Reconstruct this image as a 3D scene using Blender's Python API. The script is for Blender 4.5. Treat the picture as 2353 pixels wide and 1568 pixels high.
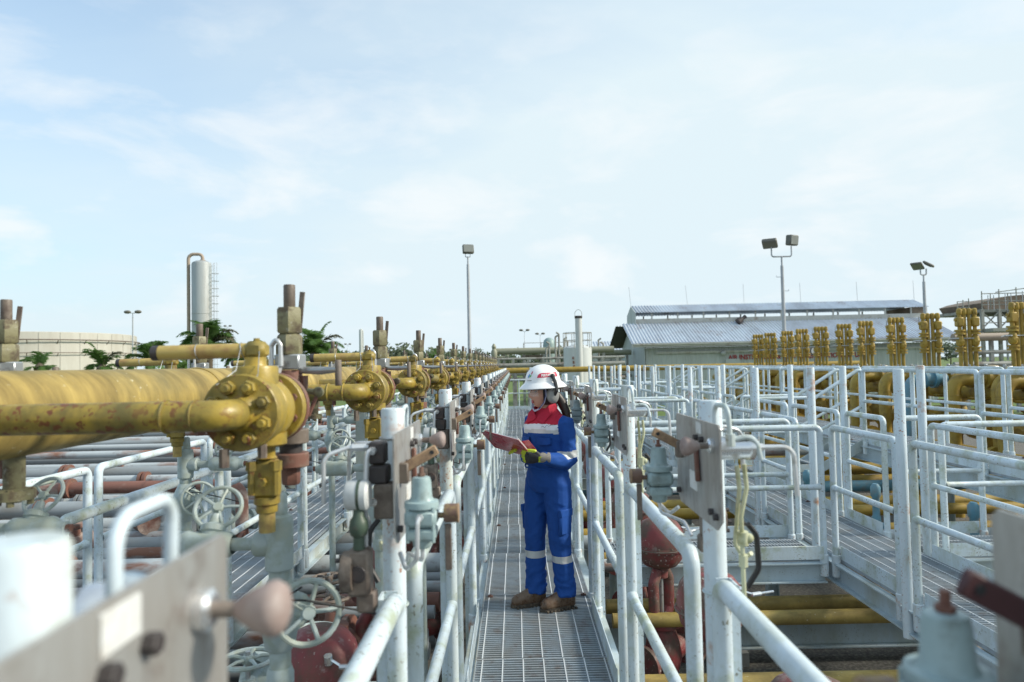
import bpy, bmesh, math, random
from math import sin, cos, pi, radians, sqrt, atan2
from mathutils import Vector, Matrix, noise as mnoise
random.seed(7)
S = bpy.context.scene
for o in list(bpy.data.objects): bpy.data.objects.remove(o)

# ------------------------------------------------------------------ camera, sky, sun, exposure
# world units are metres, z = 0 is the photographer's eye level, +Y runs down the walkway
cam = bpy.data.cameras.new('camera'); camo = bpy.data.objects.new('camera', cam)
S.collection.objects.link(camo); S.camera = camo
cam.lens = 24.0; cam.sensor_width = 36.0; cam.clip_start = 0.03; cam.clip_end = 3000
ROLL = -0.021
CAMM = Matrix.Rotation(0.004, 4, 'Z') @ Matrix.Rotation(pi/2 + 0.0346, 4, 'X') @ Matrix.Rotation(ROLL, 4, 'Z')
camo.matrix_world = CAMM
cam.dof.use_dof = True; cam.dof.focus_distance = 4.75; cam.dof.aperture_fstop = 3.2
S.render.resolution_x = 1024; S.render.resolution_y = 682
S.view_settings.view_transform = 'Standard'; S.view_settings.look = 'None'
S.view_settings.exposure = 1.20; S.view_settings.gamma = 1.0; S.view_settings.use_curve_mapping = False
S.render.engine = 'CYCLES'
try:
    S.cycles.use_denoising = True; S.cycles.max_bounces = 6; S.cycles.transparent_max_bounces = 12
    S.cycles.sample_clamp_indirect = 6.0
except Exception: pass

SUN_EL, SUN_AZ = radians(33), radians(-6)          # azimuth from +X towards +Y
sdir = Vector((cos(SUN_EL)*cos(SUN_AZ), cos(SUN_EL)*sin(SUN_AZ), sin(SUN_EL)))
sl = bpy.data.lights.new('sun', 'SUN'); so = bpy.data.objects.new('sun', sl); S.collection.objects.link(so)
so.rotation_euler = sdir.to_track_quat('Z', 'Y').to_euler(); so.location = (0, 0, 40)
sl.energy = 2.0; sl.angle = radians(6); sl.color = (1.0, 0.92, 0.78)

W = bpy.data.worlds.new('World'); S.world = W; W.use_nodes = True
wt = W.node_tree; wn = wt.nodes; wl = wt.links; wn.clear()
def N(kind, **kw):
    n = wn.new(kind)
    for k, v in kw.items(): setattr(n, k, v)
    return n
wout = N('ShaderNodeOutputWorld'); bg = N('ShaderNodeBackground'); bg.inputs[1].default_value = 0.10
sky = N('ShaderNodeTexSky', sky_type='NISHITA', sun_disc=False)
sky.sun_elevation = SUN_EL; sky.sun_rotation = pi/2 - SUN_AZ
sky.air_density = 1.0; sky.dust_density = 2.2; sky.ozone_density = 1.6
tc = N('ShaderNodeTexCoord'); sep = N('ShaderNodeSeparateXYZ'); wl.new(tc.outputs['Generated'], sep.inputs[0])
def wmath(op, a, b=None, c=None, clamp=False):
    n = N('ShaderNodeMath', operation=op, use_clamp=clamp)
    for i, x in enumerate((a, b, c)):
        if x is None: continue
        if isinstance(x, (int, float)): n.inputs[i].default_value = x
        else: wl.new(x, n.inputs[i])
    return n.outputs[0]
def wnoise(vec, scale, detail, rough, dist=0.0):
    n = N('ShaderNodeTexNoise'); n.inputs['Scale'].default_value = scale; n.inputs['Detail'].default_value = detail
    n.inputs['Roughness'].default_value = rough; n.inputs['Distortion'].default_value = dist
    wl.new(vec, n.inputs['Vector']); return n.outputs[0]
zc = wmath('MAXIMUM', sep.outputs[2], 0.0)
den = wmath('ADD', zc, 0.16)
cb = N('ShaderNodeCombineXYZ')
wl.new(wmath('DIVIDE', sep.outputs[0], den), cb.inputs[0]); wl.new(wmath('DIVIDE', sep.outputs[1], den), cb.inputs[1])
# high veil: broad soft sheets; low cumulus: small puffs seen near the horizon
veil = wnoise(cb.outputs[0], 0.55, 5, 0.52, 0.5)
streak = N('ShaderNodeMapping'); streak.inputs['Scale'].default_value = (0.55, 1.5, 1); streak.inputs['Rotation'].default_value = (0, 0, 0.5)
wl.new(cb.outputs[0], streak.inputs[0])
cirrus = wnoise(streak.outputs[0], 1.1, 6, 0.55, 0.4)
puffm = N('ShaderNodeMapping'); puffm.inputs['Scale'].default_value = (5.0, 5.0, 13.0); puffm.inputs['Location'].default_value = (1.3, 0.4, 0.25)
wl.new(tc.outputs['Generated'], puffm.inputs[0])
puff = wnoise(puffm.outputs[0], 1.0, 6, 0.55, 0.25)
def wramp(fac, stops):
    r = N('ShaderNodeValToRGB'); wl.new(fac, r.inputs[0]); e = r.color_ramp.elements
    for i, (p, v) in enumerate(stops):
        el = e[i] if i < 2 else e.new(p)
        el.position = p; el.color = (v, v, v, 1)
    return r.outputs[0]
veil_f = wramp(veil, [(0.28, 0.46), (0.62, 0.98)])
cir_f = wramp(cirrus, [(0.36, 0.0), (0.72, 0.75)])
# the veil thickens towards the sun's side (east) and thins to the west
sidef = wmath('MULTIPLY_ADD', sep.outputs[0], 0.66, 0.86, clamp=True)
low = wramp(sep.outputs[2], [(0.0, 0.62), (0.48, 0.0)])
cov = wmath('MULTIPLY', veil_f, sidef)
cov = wmath('MULTIPLY_ADD', cir_f, 0.16, cov)
cov = wmath('ADD', cov, wmath('MULTIPLY', low, 0.95), clamp=True)
puffband = wramp(sep.outputs[2], [(0.03, 0.0), (0.10, 1.0), (0.32, 0.7), (0.55, 0.0)])
puff_f = wmath('MULTIPLY', wramp(puff, [(0.49, 0.0), (0.66, 1.0)]), puffband)
mixv = N('ShaderNodeMix', data_type='RGBA'); wl.new(cov, mixv.inputs[0])
tint = N('ShaderNodeMix', data_type='RGBA', blend_type='MULTIPLY'); tint.inputs[0].default_value = 1.0; wl.new(sky.outputs[0], tint.inputs[6]); tint.inputs[7].default_value = (0.78, 1.05, 1.12, 1); wl.new(tint.outputs[2], mixv.inputs[6]); mixv.inputs[7].default_value = (3.38, 3.95, 4.22, 1)
mixp = N('ShaderNodeMix', data_type='RGBA'); wl.new(wmath('MULTIPLY', puff_f, 0.8), mixp.inputs[0])
wl.new(mixv.outputs[2], mixp.inputs[6]); mixp.inputs[7].default_value = (4.15, 4.32, 4.4, 1)
wl.new(mixp.outputs[2], bg.inputs[0]); wl.new(bg.outputs[0], wout.inputs[0])

# ------------------------------------------------------------------ layout helper: photo pixel (2353 wide) at a given distance down the walkway
def at(xd, yd, Y):
    f = 24.0/36.0*2353
    d = CAMM.to_3x3() @ Vector((xd - 1176.5, 784.0 - yd, -f))
    return d * (Y / d.y)

# ------------------------------------------------------------------ materials
def rgb(c): return (c[0], c[1], c[2], 1)
MATS = {}
def mat(name, base, rough=0.5, metal=0.0, dirt=None, dirt_or_sheen_amt=0.5, dirt_or_sheen_scale=6.0, streak=(1, 1, 1), vary=0.12, bump=0.0, bump_scale=60.0,
        dirt2=None, dirt2_amt=0.3, dirt2_scale=14.0, coat=0.0, soft=0.12, spec=0.5, speck=None, speck_amt=0.62, speck_scale=70.0, ovary=0.0):
    m = bpy.data.materials.new(name); m.use_nodes = True; t = m.node_tree; n = t.nodes; l = t.links
    b = n['Principled BSDF']; MATS[name] = m
    co = n.new('ShaderNodeTexCoord'); oi = n.new('ShaderNodeObjectInfo')
    vm = n.new('ShaderNodeVectorMath'); vm.operation = 'SCALE'; vm.inputs[0].default_value = (37.1, 91.7, 13.3); l.new(oi.outputs['Random'], vm.inputs[3])
    va = n.new('ShaderNodeVectorMath'); va.operation = 'ADD'; l.new(co.outputs['Object'], va.inputs[0]); l.new(vm.outputs[0], va.inputs[1])
    mp = n.new('ShaderNodeMapping'); mp.inputs['Scale'].default_value = streak; l.new(va.outputs[0], mp.inputs[0])
    def noi(scale, detail=5, rough_=0.6, vec=mp.outputs[0]):
        x = n.new('ShaderNodeTexNoise'); x.inputs['Scale'].default_value = scale; x.inputs['Detail'].default_value = detail
        x.inputs['Roughness'].default_value = rough_; l.new(vec, x.inputs['Vector']); return x.outputs[0]
    def ramp(fac, lo, hi):
        r = n.new('ShaderNodeMapRange'); r.inputs[1].default_value = lo; r.inputs[2].default_value = hi; l.new(fac, r.inputs[0]); return r.outputs[0]
    def mix(fac, a, bcol, blend='MIX'):
        x = n.new('ShaderNodeMix'); x.data_type = 'RGBA'; x.blend_type = blend
        if isinstance(fac, float): x.inputs[0].default_value = fac
        else: l.new(fac, x.inputs[0])
        for s, v in ((6, a), (7, bcol)):
            if isinstance(v, tuple): x.inputs[s].default_value = rgb(v)
            else: l.new(v, x.inputs[s])
        return x.outputs[2]
    fine = noi(3.1, 8, 0.7)
    lo_c = tuple(c*(1-vary) for c in base); hi_c = tuple(min(1, c*(1+vary)) for c in base)
    col = mix(ramp(fine, 0.3, 0.7), lo_c, hi_c)
    rsock = None
    if dirt is not None:
        d = ramp(noi(dirt_or_sheen_scale, 6, 0.65), 0.5 + (0.5-dirt_or_sheen_amt)*0.42 - soft/2 + 0.02, 0.5 + (0.5-dirt_or_sheen_amt)*0.42 + soft/2 + 0.02)
        col = mix(d, col, dirt); rsock = d
    if dirt2 is not None:
        d2 = ramp(noi(dirt2_scale, 5, 0.6, va.outputs[0]), 0.5 + (0.5-dirt2_amt)*0.42 - soft/2 + 0.02, 0.5 + (0.5-dirt2_amt)*0.42 + soft/2 + 0.02)
        col = mix(d2, col, dirt2)
    if speck is not None:
        d3 = ramp(noi(speck_scale, 3, 0.6, va.outputs[0]), speck_amt, speck_amt+0.05)
        msk = ramp(noi(speck_scale*.09, 3, 0.6, va.outputs[0]), 0.42, 0.62)
        mm_ = n.new('ShaderNodeMath'); mm_.operation = 'MULTIPLY'; l.new(d3, mm_.inputs[0]); l.new(msk, mm_.inputs[1])
        col = mix(mm_.outputs[0], col, speck)
    if ovary:
        ov = n.new('ShaderNodeMapRange'); ov.inputs[3].default_value = 1-ovary; ov.inputs[4].default_value = 1+ovary*.5; l.new(oi.outputs['Random'], ov.inputs[0])
        hs = n.new('ShaderNodeHueSaturation'); l.new(ov.outputs[0], hs.inputs['Value']); l.new(col, hs.inputs['Color']); col = hs.outputs[0]
    l.new(col, b.inputs['Base Color'])
    if rsock is not None:
        rr = n.new('ShaderNodeMapRange'); rr.inputs[3].default_value = rough; rr.inputs[4].default_value = min(1, rough+0.3); l.new(rsock, rr.inputs[0]); l.new(rr.outputs[0], b.inputs['Roughness'])
    else: b.inputs['Roughness'].default_value = rough
    b.inputs['Metallic'].default_value = metal
    b.inputs['Specular IOR Level'].default_value = spec
    if coat: b.inputs['Coat Weight'].default_value = coat; b.inputs['Coat Roughness'].default_value = 0.15
    if bump:
        bp = n.new('ShaderNodeBump'); bp.inputs['Strength'].default_value = bump; bp.inputs['Distance'].default_value = 0.004
        l.new(noi(bump_scale, 4, 0.6, va.outputs[0]), bp.inputs['Height']); l.new(bp.outputs[0], b.inputs['Normal'])
    return m
def leafy(m, k=0.4):
    t = m.node_tree; n = t.nodes; b = n['Principled BSDF']; tr = n.new('ShaderNodeBsdfTranslucent'); mx = n.new('ShaderNodeMixShader'); mx.inputs[0].default_value = k
    t.links.new(b.inputs['Base Color'].links[0].from_socket, tr.inputs[0]); t.links.new(b.outputs[0], mx.inputs[1]); t.links.new(tr.outputs[0], mx.inputs[2]); t.links.new(mx.outputs[0], n['Material Output'].inputs[0])
mat('white_paint', (0.58, 0.675, 0.74), 0.34, speck=(0.20, 0.20, 0.15), speck_amt=0.60, ovary=0.06, dirt=(0.44, 0.49, 0.45), dirt_or_sheen_amt=0.34, dirt_or_sheen_scale=5, streak=(1, 1, 0.35), dirt2=(0.30, 0.34, 0.17), dirt2_amt=0.16, dirt2_scale=9, soft=0.28, bump=0.12)
mat('white_post', (0.58, 0.665, 0.715), 0.38, speck=(0.30, 0.13, 0.06), speck_amt=0.60, dirt=(0.42, 0.44, 0.38), dirt_or_sheen_amt=0.34, dirt_or_sheen_scale=6, streak=(1, 1, 0.3), dirt2=(0.40, 0.18, 0.075), dirt2_amt=0.17, dirt2_scale=7, soft=0.16, bump=0.15)
mat('beam_paint', (0.43, 0.52, 0.57), 0.5, speck=(0.16, 0.13, 0.10), speck_amt=0.62, dirt=(0.33, 0.35, 0.29), dirt_or_sheen_amt=0.36, dirt_or_sheen_scale=3, streak=(1, 1, 0.4), soft=0.3, bump=0.1)
mat('yellow_paint', (0.37, 0.262, 0.040), 0.38, speck=(0.17, 0.06, 0.02), speck_amt=0.55, speck_scale=48, ovary=0.12, dirt=(0.165, 0.135, 0.036), dirt_or_sheen_amt=0.52, dirt_or_sheen_scale=7, dirt2=(0.105, 0.085, 0.03), dirt2_amt=0.26, dirt2_scale=9, soft=0.22, bump=0.3, bump_scale=45)
mat('yellow_header', (0.45, 0.325, 0.085), 0.45, speck=(0.62, 0.58, 0.42), speck_amt=0.66, speck_scale=45, dirt=(0.185, 0.13, 0.036), dirt_or_sheen_amt=0.56, dirt_or_sheen_scale=2.6, streak=(1.2, 4.2, 1.0), dirt2=(0.13, 0.105, 0.035), dirt2_amt=0.24, dirt2_scale=5.0, soft=0.35, bump=0.2, bump_scale=30)
mat('yellow_far', (0.36, 0.248, 0.036), 0.45, dirt=(0.30, 0.19, 0.03), dirt_or_sheen_amt=0.42, dirt_or_sheen_scale=3, dirt2=(0.15, 0.10, 0.03), dirt2_amt=0.20, dirt2_scale=8, soft=0.3)
mat('yellow_lever', (0.46, 0.34, 0.10), 0.45, dirt=(0.30, 0.15, 0.07), dirt_or_sheen_amt=0.30, dirt_or_sheen_scale=12, dirt2=(0.10, 0.05, 0.04), dirt2_amt=0.12, soft=0.25)
mat('olive_hex', (0.20, 0.185, 0.10), 0.55, dirt=(0.11, 0.085, 0.055), dirt_or_sheen_amt=0.48, dirt_or_sheen_scale=22, dirt2=(0.42, 0.42, 0.36), dirt2_amt=0.10, dirt2_scale=40, soft=0.14, bump=0.4)
mat('brown_steel', (0.145, 0.115, 0.092), 0.55, dirt=(0.24, 0.20, 0.17), dirt_or_sheen_amt=0.32, dirt_or_sheen_scale=18, dirt2=(0.07, 0.045, 0.04), dirt2_amt=0.3, soft=0.2, bump=0.3)
mat('rust_red', (0.175, 0.078, 0.056), 0.62, dirt=(0.34, 0.27, 0.20), dirt_or_sheen_amt=0.28, dirt_or_sheen_scale=14, dirt2=(0.10, 0.05, 0.04), dirt2_amt=0.30, soft=0.18, bump=0.4)
mat('steel_grey', (0.40, 0.42, 0.43), 0.35, 0.6, dirt=(0.20, 0.19, 0.18), dirt_or_sheen_amt=0.3, dirt_or_sheen_scale=20)
mat('stainless', (0.50, 0.50, 0.485), 0.34, 0.55, dirt=(0.30, 0.27, 0.24), dirt_or_sheen_amt=0.34, dirt_or_sheen_scale=9, streak=(1, 1, 0.25), dirt2=(0.18, 0.12, 0.09), dirt2_amt=0.14, dirt2_scale=13, soft=0.3)
mat('bright_steel', (0.72, 0.73, 0.74), 0.22, 0.85, dirt=(0.45, 0.45, 0.43), dirt_or_sheen_amt=0.25, dirt_or_sheen_scale=10)
mat('tube_steel', (0.62, 0.64, 0.66), 0.3, 0.5, dirt=(0.42, 0.42, 0.40), dirt_or_sheen_amt=0.3, dirt_or_sheen_scale=15)
mat('teal_paint', (0.30, 0.40, 0.41), 0.42, dirt=(0.20, 0.25, 0.24), dirt_or_sheen_amt=0.32, dirt_or_sheen_scale=22, dirt2=(0.45, 0.50, 0.48), dirt2_amt=0.12, soft=0.16, bump=0.2)
mat('grey_pipe', (0.37, 0.44, 0.44), 0.42, dirt=(0.22, 0.26, 0.17), dirt_or_sheen_amt=0.36, dirt_or_sheen_scale=14, dirt2=(0.46, 0.50, 0.47), dirt2_amt=0.2, soft=0.24, bump=0.2)
mat('knob_pink', (0.33, 0.27, 0.25), 0.6, dirt=(0.23, 0.15, 0.13), dirt_or_sheen_amt=0.35, dirt_or_sheen_scale=18, soft=0.3)
mat('handle_wood', (0.33, 0.215, 0.125), 0.6, dirt=(0.17, 0.11, 0.075), dirt_or_sheen_amt=0.45, dirt_or_sheen_scale=30, soft=0.25)
mat('dark_steel', (0.045, 0.038, 0.038), 0.5, dirt=(0.10, 0.07, 0.06), dirt_or_sheen_amt=0.35, dirt_or_sheen_scale=15)
mat('black_rubber', (0.02, 0.021, 0.023), 0.5)
mat('dark_green', (0.055, 0.085, 0.06), 0.45, dirt=(0.11, 0.09, 0.07), dirt_or_sheen_amt=0.3, dirt_or_sheen_scale=22)
mat('box_white', (0.58, 0.60, 0.60), 0.4, dirt=(0.40, 0.41, 0.40), dirt_or_sheen_amt=0.35, dirt_or_sheen_scale=10, soft=0.3)
mat('gauge_brown', (0.15, 0.085, 0.06), 0.45, dirt=(0.28, 0.20, 0.09), dirt_or_sheen_amt=0.35, dirt_or_sheen_scale=20)
mat('hose_olive', (0.50, 0.52, 0.36), 0.45, dirt=(0.32, 0.33, 0.18), dirt_or_sheen_amt=0.4, dirt_or_sheen_scale=12)
mat('red_actuator', (0.19, 0.036, 0.038), 0.45, speck=(0.45, 0.40, 0.37), speck_amt=0.63, speck_scale=40, dirt=(0.10, 0.065, 0.05), dirt_or_sheen_amt=0.52, dirt_or_sheen_scale=6, dirt2=(0.30, 0.25, 0.23), dirt2_amt=0.14, dirt2_scale=9, soft=0.2, bump=0.2)
mat('galvanised', (0.31, 0.365, 0.415), 0.5, 0.1, dirt=(0.27, 0.27, 0.26), dirt_or_sheen_amt=0.35, dirt_or_sheen_scale=4, dirt2=(0.16, 0.10, 0.07), dirt2_amt=0.06, soft=0.3)
mat('grating_rod', (0.66, 0.69, 0.71), 0.4, 0.15, vary=0.05)
mat('rust_clip', (0.085, 0.04, 0.03), 0.7)
mat('pipe_white_rust', (0.40, 0.44, 0.46), 0.5, dirt=(0.24, 0.115, 0.075), dirt_or_sheen_amt=0.36, dirt_or_sheen_scale=2.2, streak=(0.35, 1, 1), dirt2=(0.12, 0.06, 0.05), dirt2_amt=0.16, dirt2_scale=4, soft=0.12, bump=0.2)
mat('pipe_rust', (0.20, 0.092, 0.068), 0.62, dirt=(0.42, 0.37, 0.33), dirt_or_sheen_amt=0.42, dirt_or_sheen_scale=2.0, streak=(0.35, 1, 1), dirt2=(0.10, 0.05, 0.045), dirt2_amt=0.26, dirt2_scale=5, soft=0.14, bump=0.2)
mat('pipe_grey', (0.26, 0.29, 0.31), 0.5, dirt=(0.20, 0.20, 0.19), dirt_or_sheen_amt=0.40, dirt_or_sheen_scale=2.5, streak=(0.4, 1, 1), soft=0.25)
mat('blue_paint', (0.10, 0.25, 0.34), 0.45, dirt=(0.18, 0.22, 0.22), dirt_or_sheen_amt=0.35, dirt_or_sheen_scale=10, soft=0.3)
mat('gravel', (0.10, 0.095, 0.085), 0.9, dirt=(0.07, 0.068, 0.06), dirt_or_sheen_amt=0.5, dirt_or_sheen_scale=9, dirt2=(0.24, 0.22, 0.19), dirt2_amt=0.3, dirt2_scale=30, soft=0.3, bump=0.8, bump_scale=25, vary=0.3)
mat('grass', (0.085, 0.14, 0.022), 0.8, dirt=(0.14, 0.19, 0.035), dirt_or_sheen_amt=0.5, dirt_or_sheen_scale=0.35, dirt2=(0.05, 0.09, 0.02), dirt2_amt=0.3, dirt2_scale=2.0, soft=0.4, vary=0.3)
mat('concrete', (0.34, 0.33, 0.31), 0.8, dirt=(0.22, 0.21, 0.19), dirt_or_sheen_amt=0.4, dirt_or_sheen_scale=1.5, soft=0.4)
mat('roof_sheet', (0.52, 0.58, 0.65), 0.42, 0.1, dirt=(0.36, 0.39, 0.44), dirt_or_sheen_amt=0.36, dirt_or_sheen_scale=0.5, streak=(1.4, 0.5, 1), dirt2=(0.23, 0.15, 0.13), dirt2_amt=0.06, dirt2_scale=0.9, soft=0.3, vary=0.06)
mat('wall_sheet', (0.45, 0.49, 0.48), 0.55, dirt=(0.38, 0.40, 0.38), dirt_or_sheen_amt=0.36, dirt_or_sheen_scale=0.9, streak=(1.5, 1.5, 0.4), soft=0.35, vary=0.05)
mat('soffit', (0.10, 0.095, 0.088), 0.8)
mat('fascia', (0.46, 0.46, 0.43), 0.55, dirt=(0.32, 0.27, 0.22), dirt_or_sheen_amt=0.3, dirt_or_sheen_scale=1.5)
mat('sign_red', (0.30, 0.03, 0.03), 0.6, vary=0.05)
mat('cream_tank', (0.50, 0.485, 0.44), 0.5, dirt=(0.40, 0.375, 0.33), dirt_or_sheen_amt=0.4, dirt_or_sheen_scale=0.4, streak=(1.5, 1.5, 0.3), soft=0.4, vary=0.04)
mat('tank_white', (0.56, 0.58, 0.58), 0.45, dirt=(0.44, 0.44, 0.40), dirt_or_sheen_amt=0.3, dirt_or_sheen_scale=1.0, streak=(1.5, 1.5, 0.3), soft=0.35, vary=0.04)
mat('tower_grey', (0.36, 0.39, 0.40), 0.45, 0.1, dirt=(0.29, 0.28, 0.26), dirt_or_sheen_amt=0.3, dirt_or_sheen_scale=0.7, streak=(1.5, 1.5, 0.25), soft=0.4, vary=0.05)
mat('tower_pipe', (0.33, 0.26, 0.20), 0.6)
mat('far_steel', (0.30, 0.30, 0.27), 0.6, dirt=(0.19, 0.17, 0.15), dirt_or_sheen_amt=0.4, dirt_or_sheen_scale=2)
mat('far_pipe_olive', (0.26, 0.26, 0.19), 0.55)
mat('far_brown', (0.205, 0.155, 0.115), 0.7, dirt=(0.14, 0.11, 0.09), dirt_or_sheen_amt=0.4, dirt_or_sheen_scale=0.8, soft=0.3)
mat('far_teal', (0.24, 0.33, 0.32), 0.5)
mat('lamp_grey', (0.40, 0.42, 0.44), 0.45, 0.3, dirt=(0.30, 0.22, 0.20), dirt_or_sheen_amt=0.22, dirt_or_sheen_scale=3)
mat('lamp_head', (0.13, 0.125, 0.105), 0.5, dirt=(0.20, 0.19, 0.15), dirt_or_sheen_amt=0.3, dirt_or_sheen_scale=6)
mat('lamp_glass', (0.22, 0.23, 0.21), 0.15)
mat('palm_leaf', (0.12, 0.215, 0.06), 0.5, vary=0.35, spec=0.35)
mat('palm_leaf_dry', (0.13, 0.125, 0.075), 0.6, vary=0.3)
mat('tree_leaf_hazed', (0.12, 0.155, 0.095), 0.6, vary=0.4, spec=0.3)  # leaf colour lightened towards blue to stand in for distance haze
leafy(MATS['palm_leaf'], .55); leafy(MATS['tree_leaf_hazed']); leafy(MATS['palm_leaf_dry'])
mat('handle_dark', (0.055, 0.018, 0.02), 0.5, vary=0.2)
mat('bark', (0.10, 0.08, 0.06), 0.85, vary=0.3)
mat('safety_yellow', (0.65, 0.40, 0.02), 0.5)
mat('dial_white', (0.7, 0.7, 0.68), 0.3)
mat('tag_white', (0.66, 0.67, 0.66), 0.5, dirt=(0.45, 0.40, 0.34), dirt_or_sheen_amt=0.25, dirt_or_sheen_scale=30)

# ------------------------------------------------------------------ mesh helpers
def fillet(pts, r, seg=6):
    pts = [Vector(p) for p in pts]; out = [pts[0]]
    for i in range(1, len(pts)-1):
        a, b, c = pts[i-1], pts[i], pts[i+1]
        u = (a-b); v = (c-b); lu, lv = u.length, v.length; u.normalize(); v.normalize()
        ang = u.angle(v)
        if ang > 3.1: out.append(b); continue
        t = min(r/math.tan(ang/2), lu*0.49, lv*0.49); rr = t*math.tan(ang/2)
        bis = (u+v).normalized(); cen = b + bis*(rr/sin(ang/2))
        p0 = b+u*t; p1 = b+v*t; e0 = p0-cen; e1 = p1-cen; tot = e0.angle(e1); ax = e0.cross(e1).normalized()
        for k in range(seg+1): out.append(cen + Matrix.Rotation(tot*k/seg, 3, ax) @ e0)
    out.append(pts[-1]); return out

def frame(ax):
    ax = Vector(ax).normalized()
    h = Vector((0, 0, 1)) if abs(ax.z) < 0.9 else Vector((1, 0, 0))
    u = h.cross(ax).normalized(); return u, ax.cross(u), ax

class MB:
    def __init__(s): s.v = []; s.f = []
    def add(s, vs, fs):
        b = len(s.v); s.v += [Vector(p) for p in vs]; s.f += [tuple(i+b for i in f) for f in fs]; return s
    def box(s, c, d, R=None, bev=0.0):
        c = Vector(c); hx, hy, hz = d[0]/2, d[1]/2, d[2]/2
        if bev <= 0:
            vs = [Vector((x, y, z)) for x in (-hx, hx) for y in (-hy, hy) for z in (-hz, hz)]
            fs = [(0, 1, 3, 2), (4, 6, 7, 5), (0, 4, 5, 1), (2, 3, 7, 6), (0, 2, 6, 4), (1, 5, 7, 3)]
        else:
            e = min(bev, hx*.9, hy*.9, hz*.9); vs = []; idx = {}
            for x in (-1, 1):
                for y in (-1, 1):
                    for z in (-1, 1):
                        for k in range(3):
                            p = [x*hx, y*hy, z*hz]
                            for j, q in enumerate((x, y, z)):
                                if j != k: p[j] -= q*e
                            idx[(x, y, z, k)] = len(vs); vs.append(Vector(p))
            fs = []
            for k in range(3):
                o = [j for j in range(3) if j != k]
                for q in (-1, 1):
                    f = []
                    for a, b2 in ((-1, -1), (1, -1), (1, 1), (-1, 1)):
                        t = [0, 0, 0]; t[k] = q; t[o[0]] = a; t[o[1]] = b2; f.append(idx[(*t, k)])
                    fs.append(tuple(f))
                for a in (-1, 1):
                    for b2 in (-1, 1):
                        t0 = [0, 0, 0]; t1 = [0, 0, 0]; t0[o[0]] = t1[o[0]] = a; t0[o[1]] = t1[o[1]] = b2; t0[k] = -1; t1[k] = 1
                        fs.append((idx[(*t0, o[0])], idx[(*t1, o[0])], idx[(*t1, o[1])], idx[(*t0, o[1])]))
            for x in (-1, 1):
                for y in (-1, 1):
                    for z in (-1, 1): fs.append(tuple(idx[(x, y, z, k)] for k in range(3)))
        if R is not None: vs = [R @ p for p in vs]
        return s.add([p+c for p in vs], fs)
    def lathe(s, prof, o, ax=(0, 0, 1), n=16, cap=True, a0=0.0):
        o = Vector(o); u, w, a = frame(ax); vs = []; fs = []
        m = len(prof)
        for r, h in prof:
            for k in range(n):
                t = a0 + 2*pi*k/n; vs.append(o + a*h + (u*cos(t) + w*sin(t))*max(r, 1e-5))
        for i in range(m-1):
            for k in range(n):
                k2 = (k+1) % n; fs.append((i*n+k, i*n+k2, (i+1)*n+k2, (i+1)*n+k))
        if cap:
            fs.append(tuple(range(n-1, -1, -1))); fs.append(tuple((m-1)*n+k for k in range(n)))
        return s.add(vs, fs)
    def cyl(s, p0, p1, r0, r1=None, n=14, bev=0.0):
        p0 = Vector(p0); p1 = Vector(p1); L = (p1-p0).length; r1 = r0 if r1 is None else r1
        prof = [(r0, 0), (r1, L)] if bev <= 0 else [(r0-bev, 0), (r0, bev), (r1, L-bev), (r1-bev, L)]
        return s.lathe(prof, p0, p1-p0, n)
    def tube(s, pts, r, n=10, bend=0.0, seg=6, cap=True):
        P = fillet(pts, bend, seg) if bend > 0 else [Vector(p) for p in pts]
        T = [((P[min(i+1, len(P)-1)] - P[max(i-1, 0)]).normalized()) for i in range(len(P))]
        u, w, _ = frame(T[0]); vs = []; fs = []
        for i, p in enumerate(P):
            if i:
                q = T[i-1].rotation_difference(T[i]); u = q @ u
                u = (u - T[i]*u.dot(T[i])).normalized()
            w = T[i].cross(u); rr = r[i] if isinstance(r, (list, tuple)) else r
            for k in range(n): vs.append(p + (u*cos(2*pi*k/n) + w*sin(2*pi*k/n))*rr)
        for i in range(len(P)-1):
            for k in range(n):
                k2 = (k+1) % n; fs.append((i*n+k, i*n+k2, (i+1)*n+k2, (i+1)*n+k))
        if cap: fs.append(tuple(range(n-1, -1, -1))); fs.append(tuple((len(P)-1)*n+k for k in range(n)))
        return s.add(vs, fs)
    def torus(s, c, ax, R, r, n=24, m=8):
        c = Vector(c); u, w, a = frame(ax); vs = []; fs = []
        for i in range(n):
            d = u*cos(2*pi*i/n) + w*sin(2*pi*i/n)
            for k in range(m): vs.append(c + d*(R + r*cos(2*pi*k/m)) + a*(r*sin(2*pi*k/m)))
        for i in range(n):
            for k in range(m):
                i2 = (i+1) % n; k2 = (k+1) % m; fs.append((i*m+k, i2*m+k, i2*m+k2, i*m+k2))
        return s.add(vs, fs)
    def ball(s, c, r, n=14, m=8, sc=(1, 1, 1)):
        b = len(s.v); s.lathe([(r*sin(pi*i/m), -r*cos(pi*i/m)) for i in range(m+1)], (0, 0, 0), (0, 0, 1), n, cap=False)
        for i in range(b, len(s.v)): p = s.v[i]; s.v[i] = Vector((p.x*sc[0], p.y*sc[1], p.z*sc[2])) + Vector(c)
        return s
    def poly(s, pts, th, o, ux, uy):                # flat outline extruded by th
        o = Vector(o); ux = Vector(ux).normalized(); uy = Vector(uy).normalized(); nn = ux.cross(uy)
        k = len(pts); a = [o+ux*x+uy*y-nn*th/2 for x, y in pts]; b = [o+ux*x+uy*y+nn*th/2 for x, y in pts]
        fs = [tuple(range(k-1, -1, -1)), tuple(range(k, 2*k))] + [(i, (i+1) % k, k+(i+1) % k, k+i) for i in range(k)]
        return s.add(a+b, fs)
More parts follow.
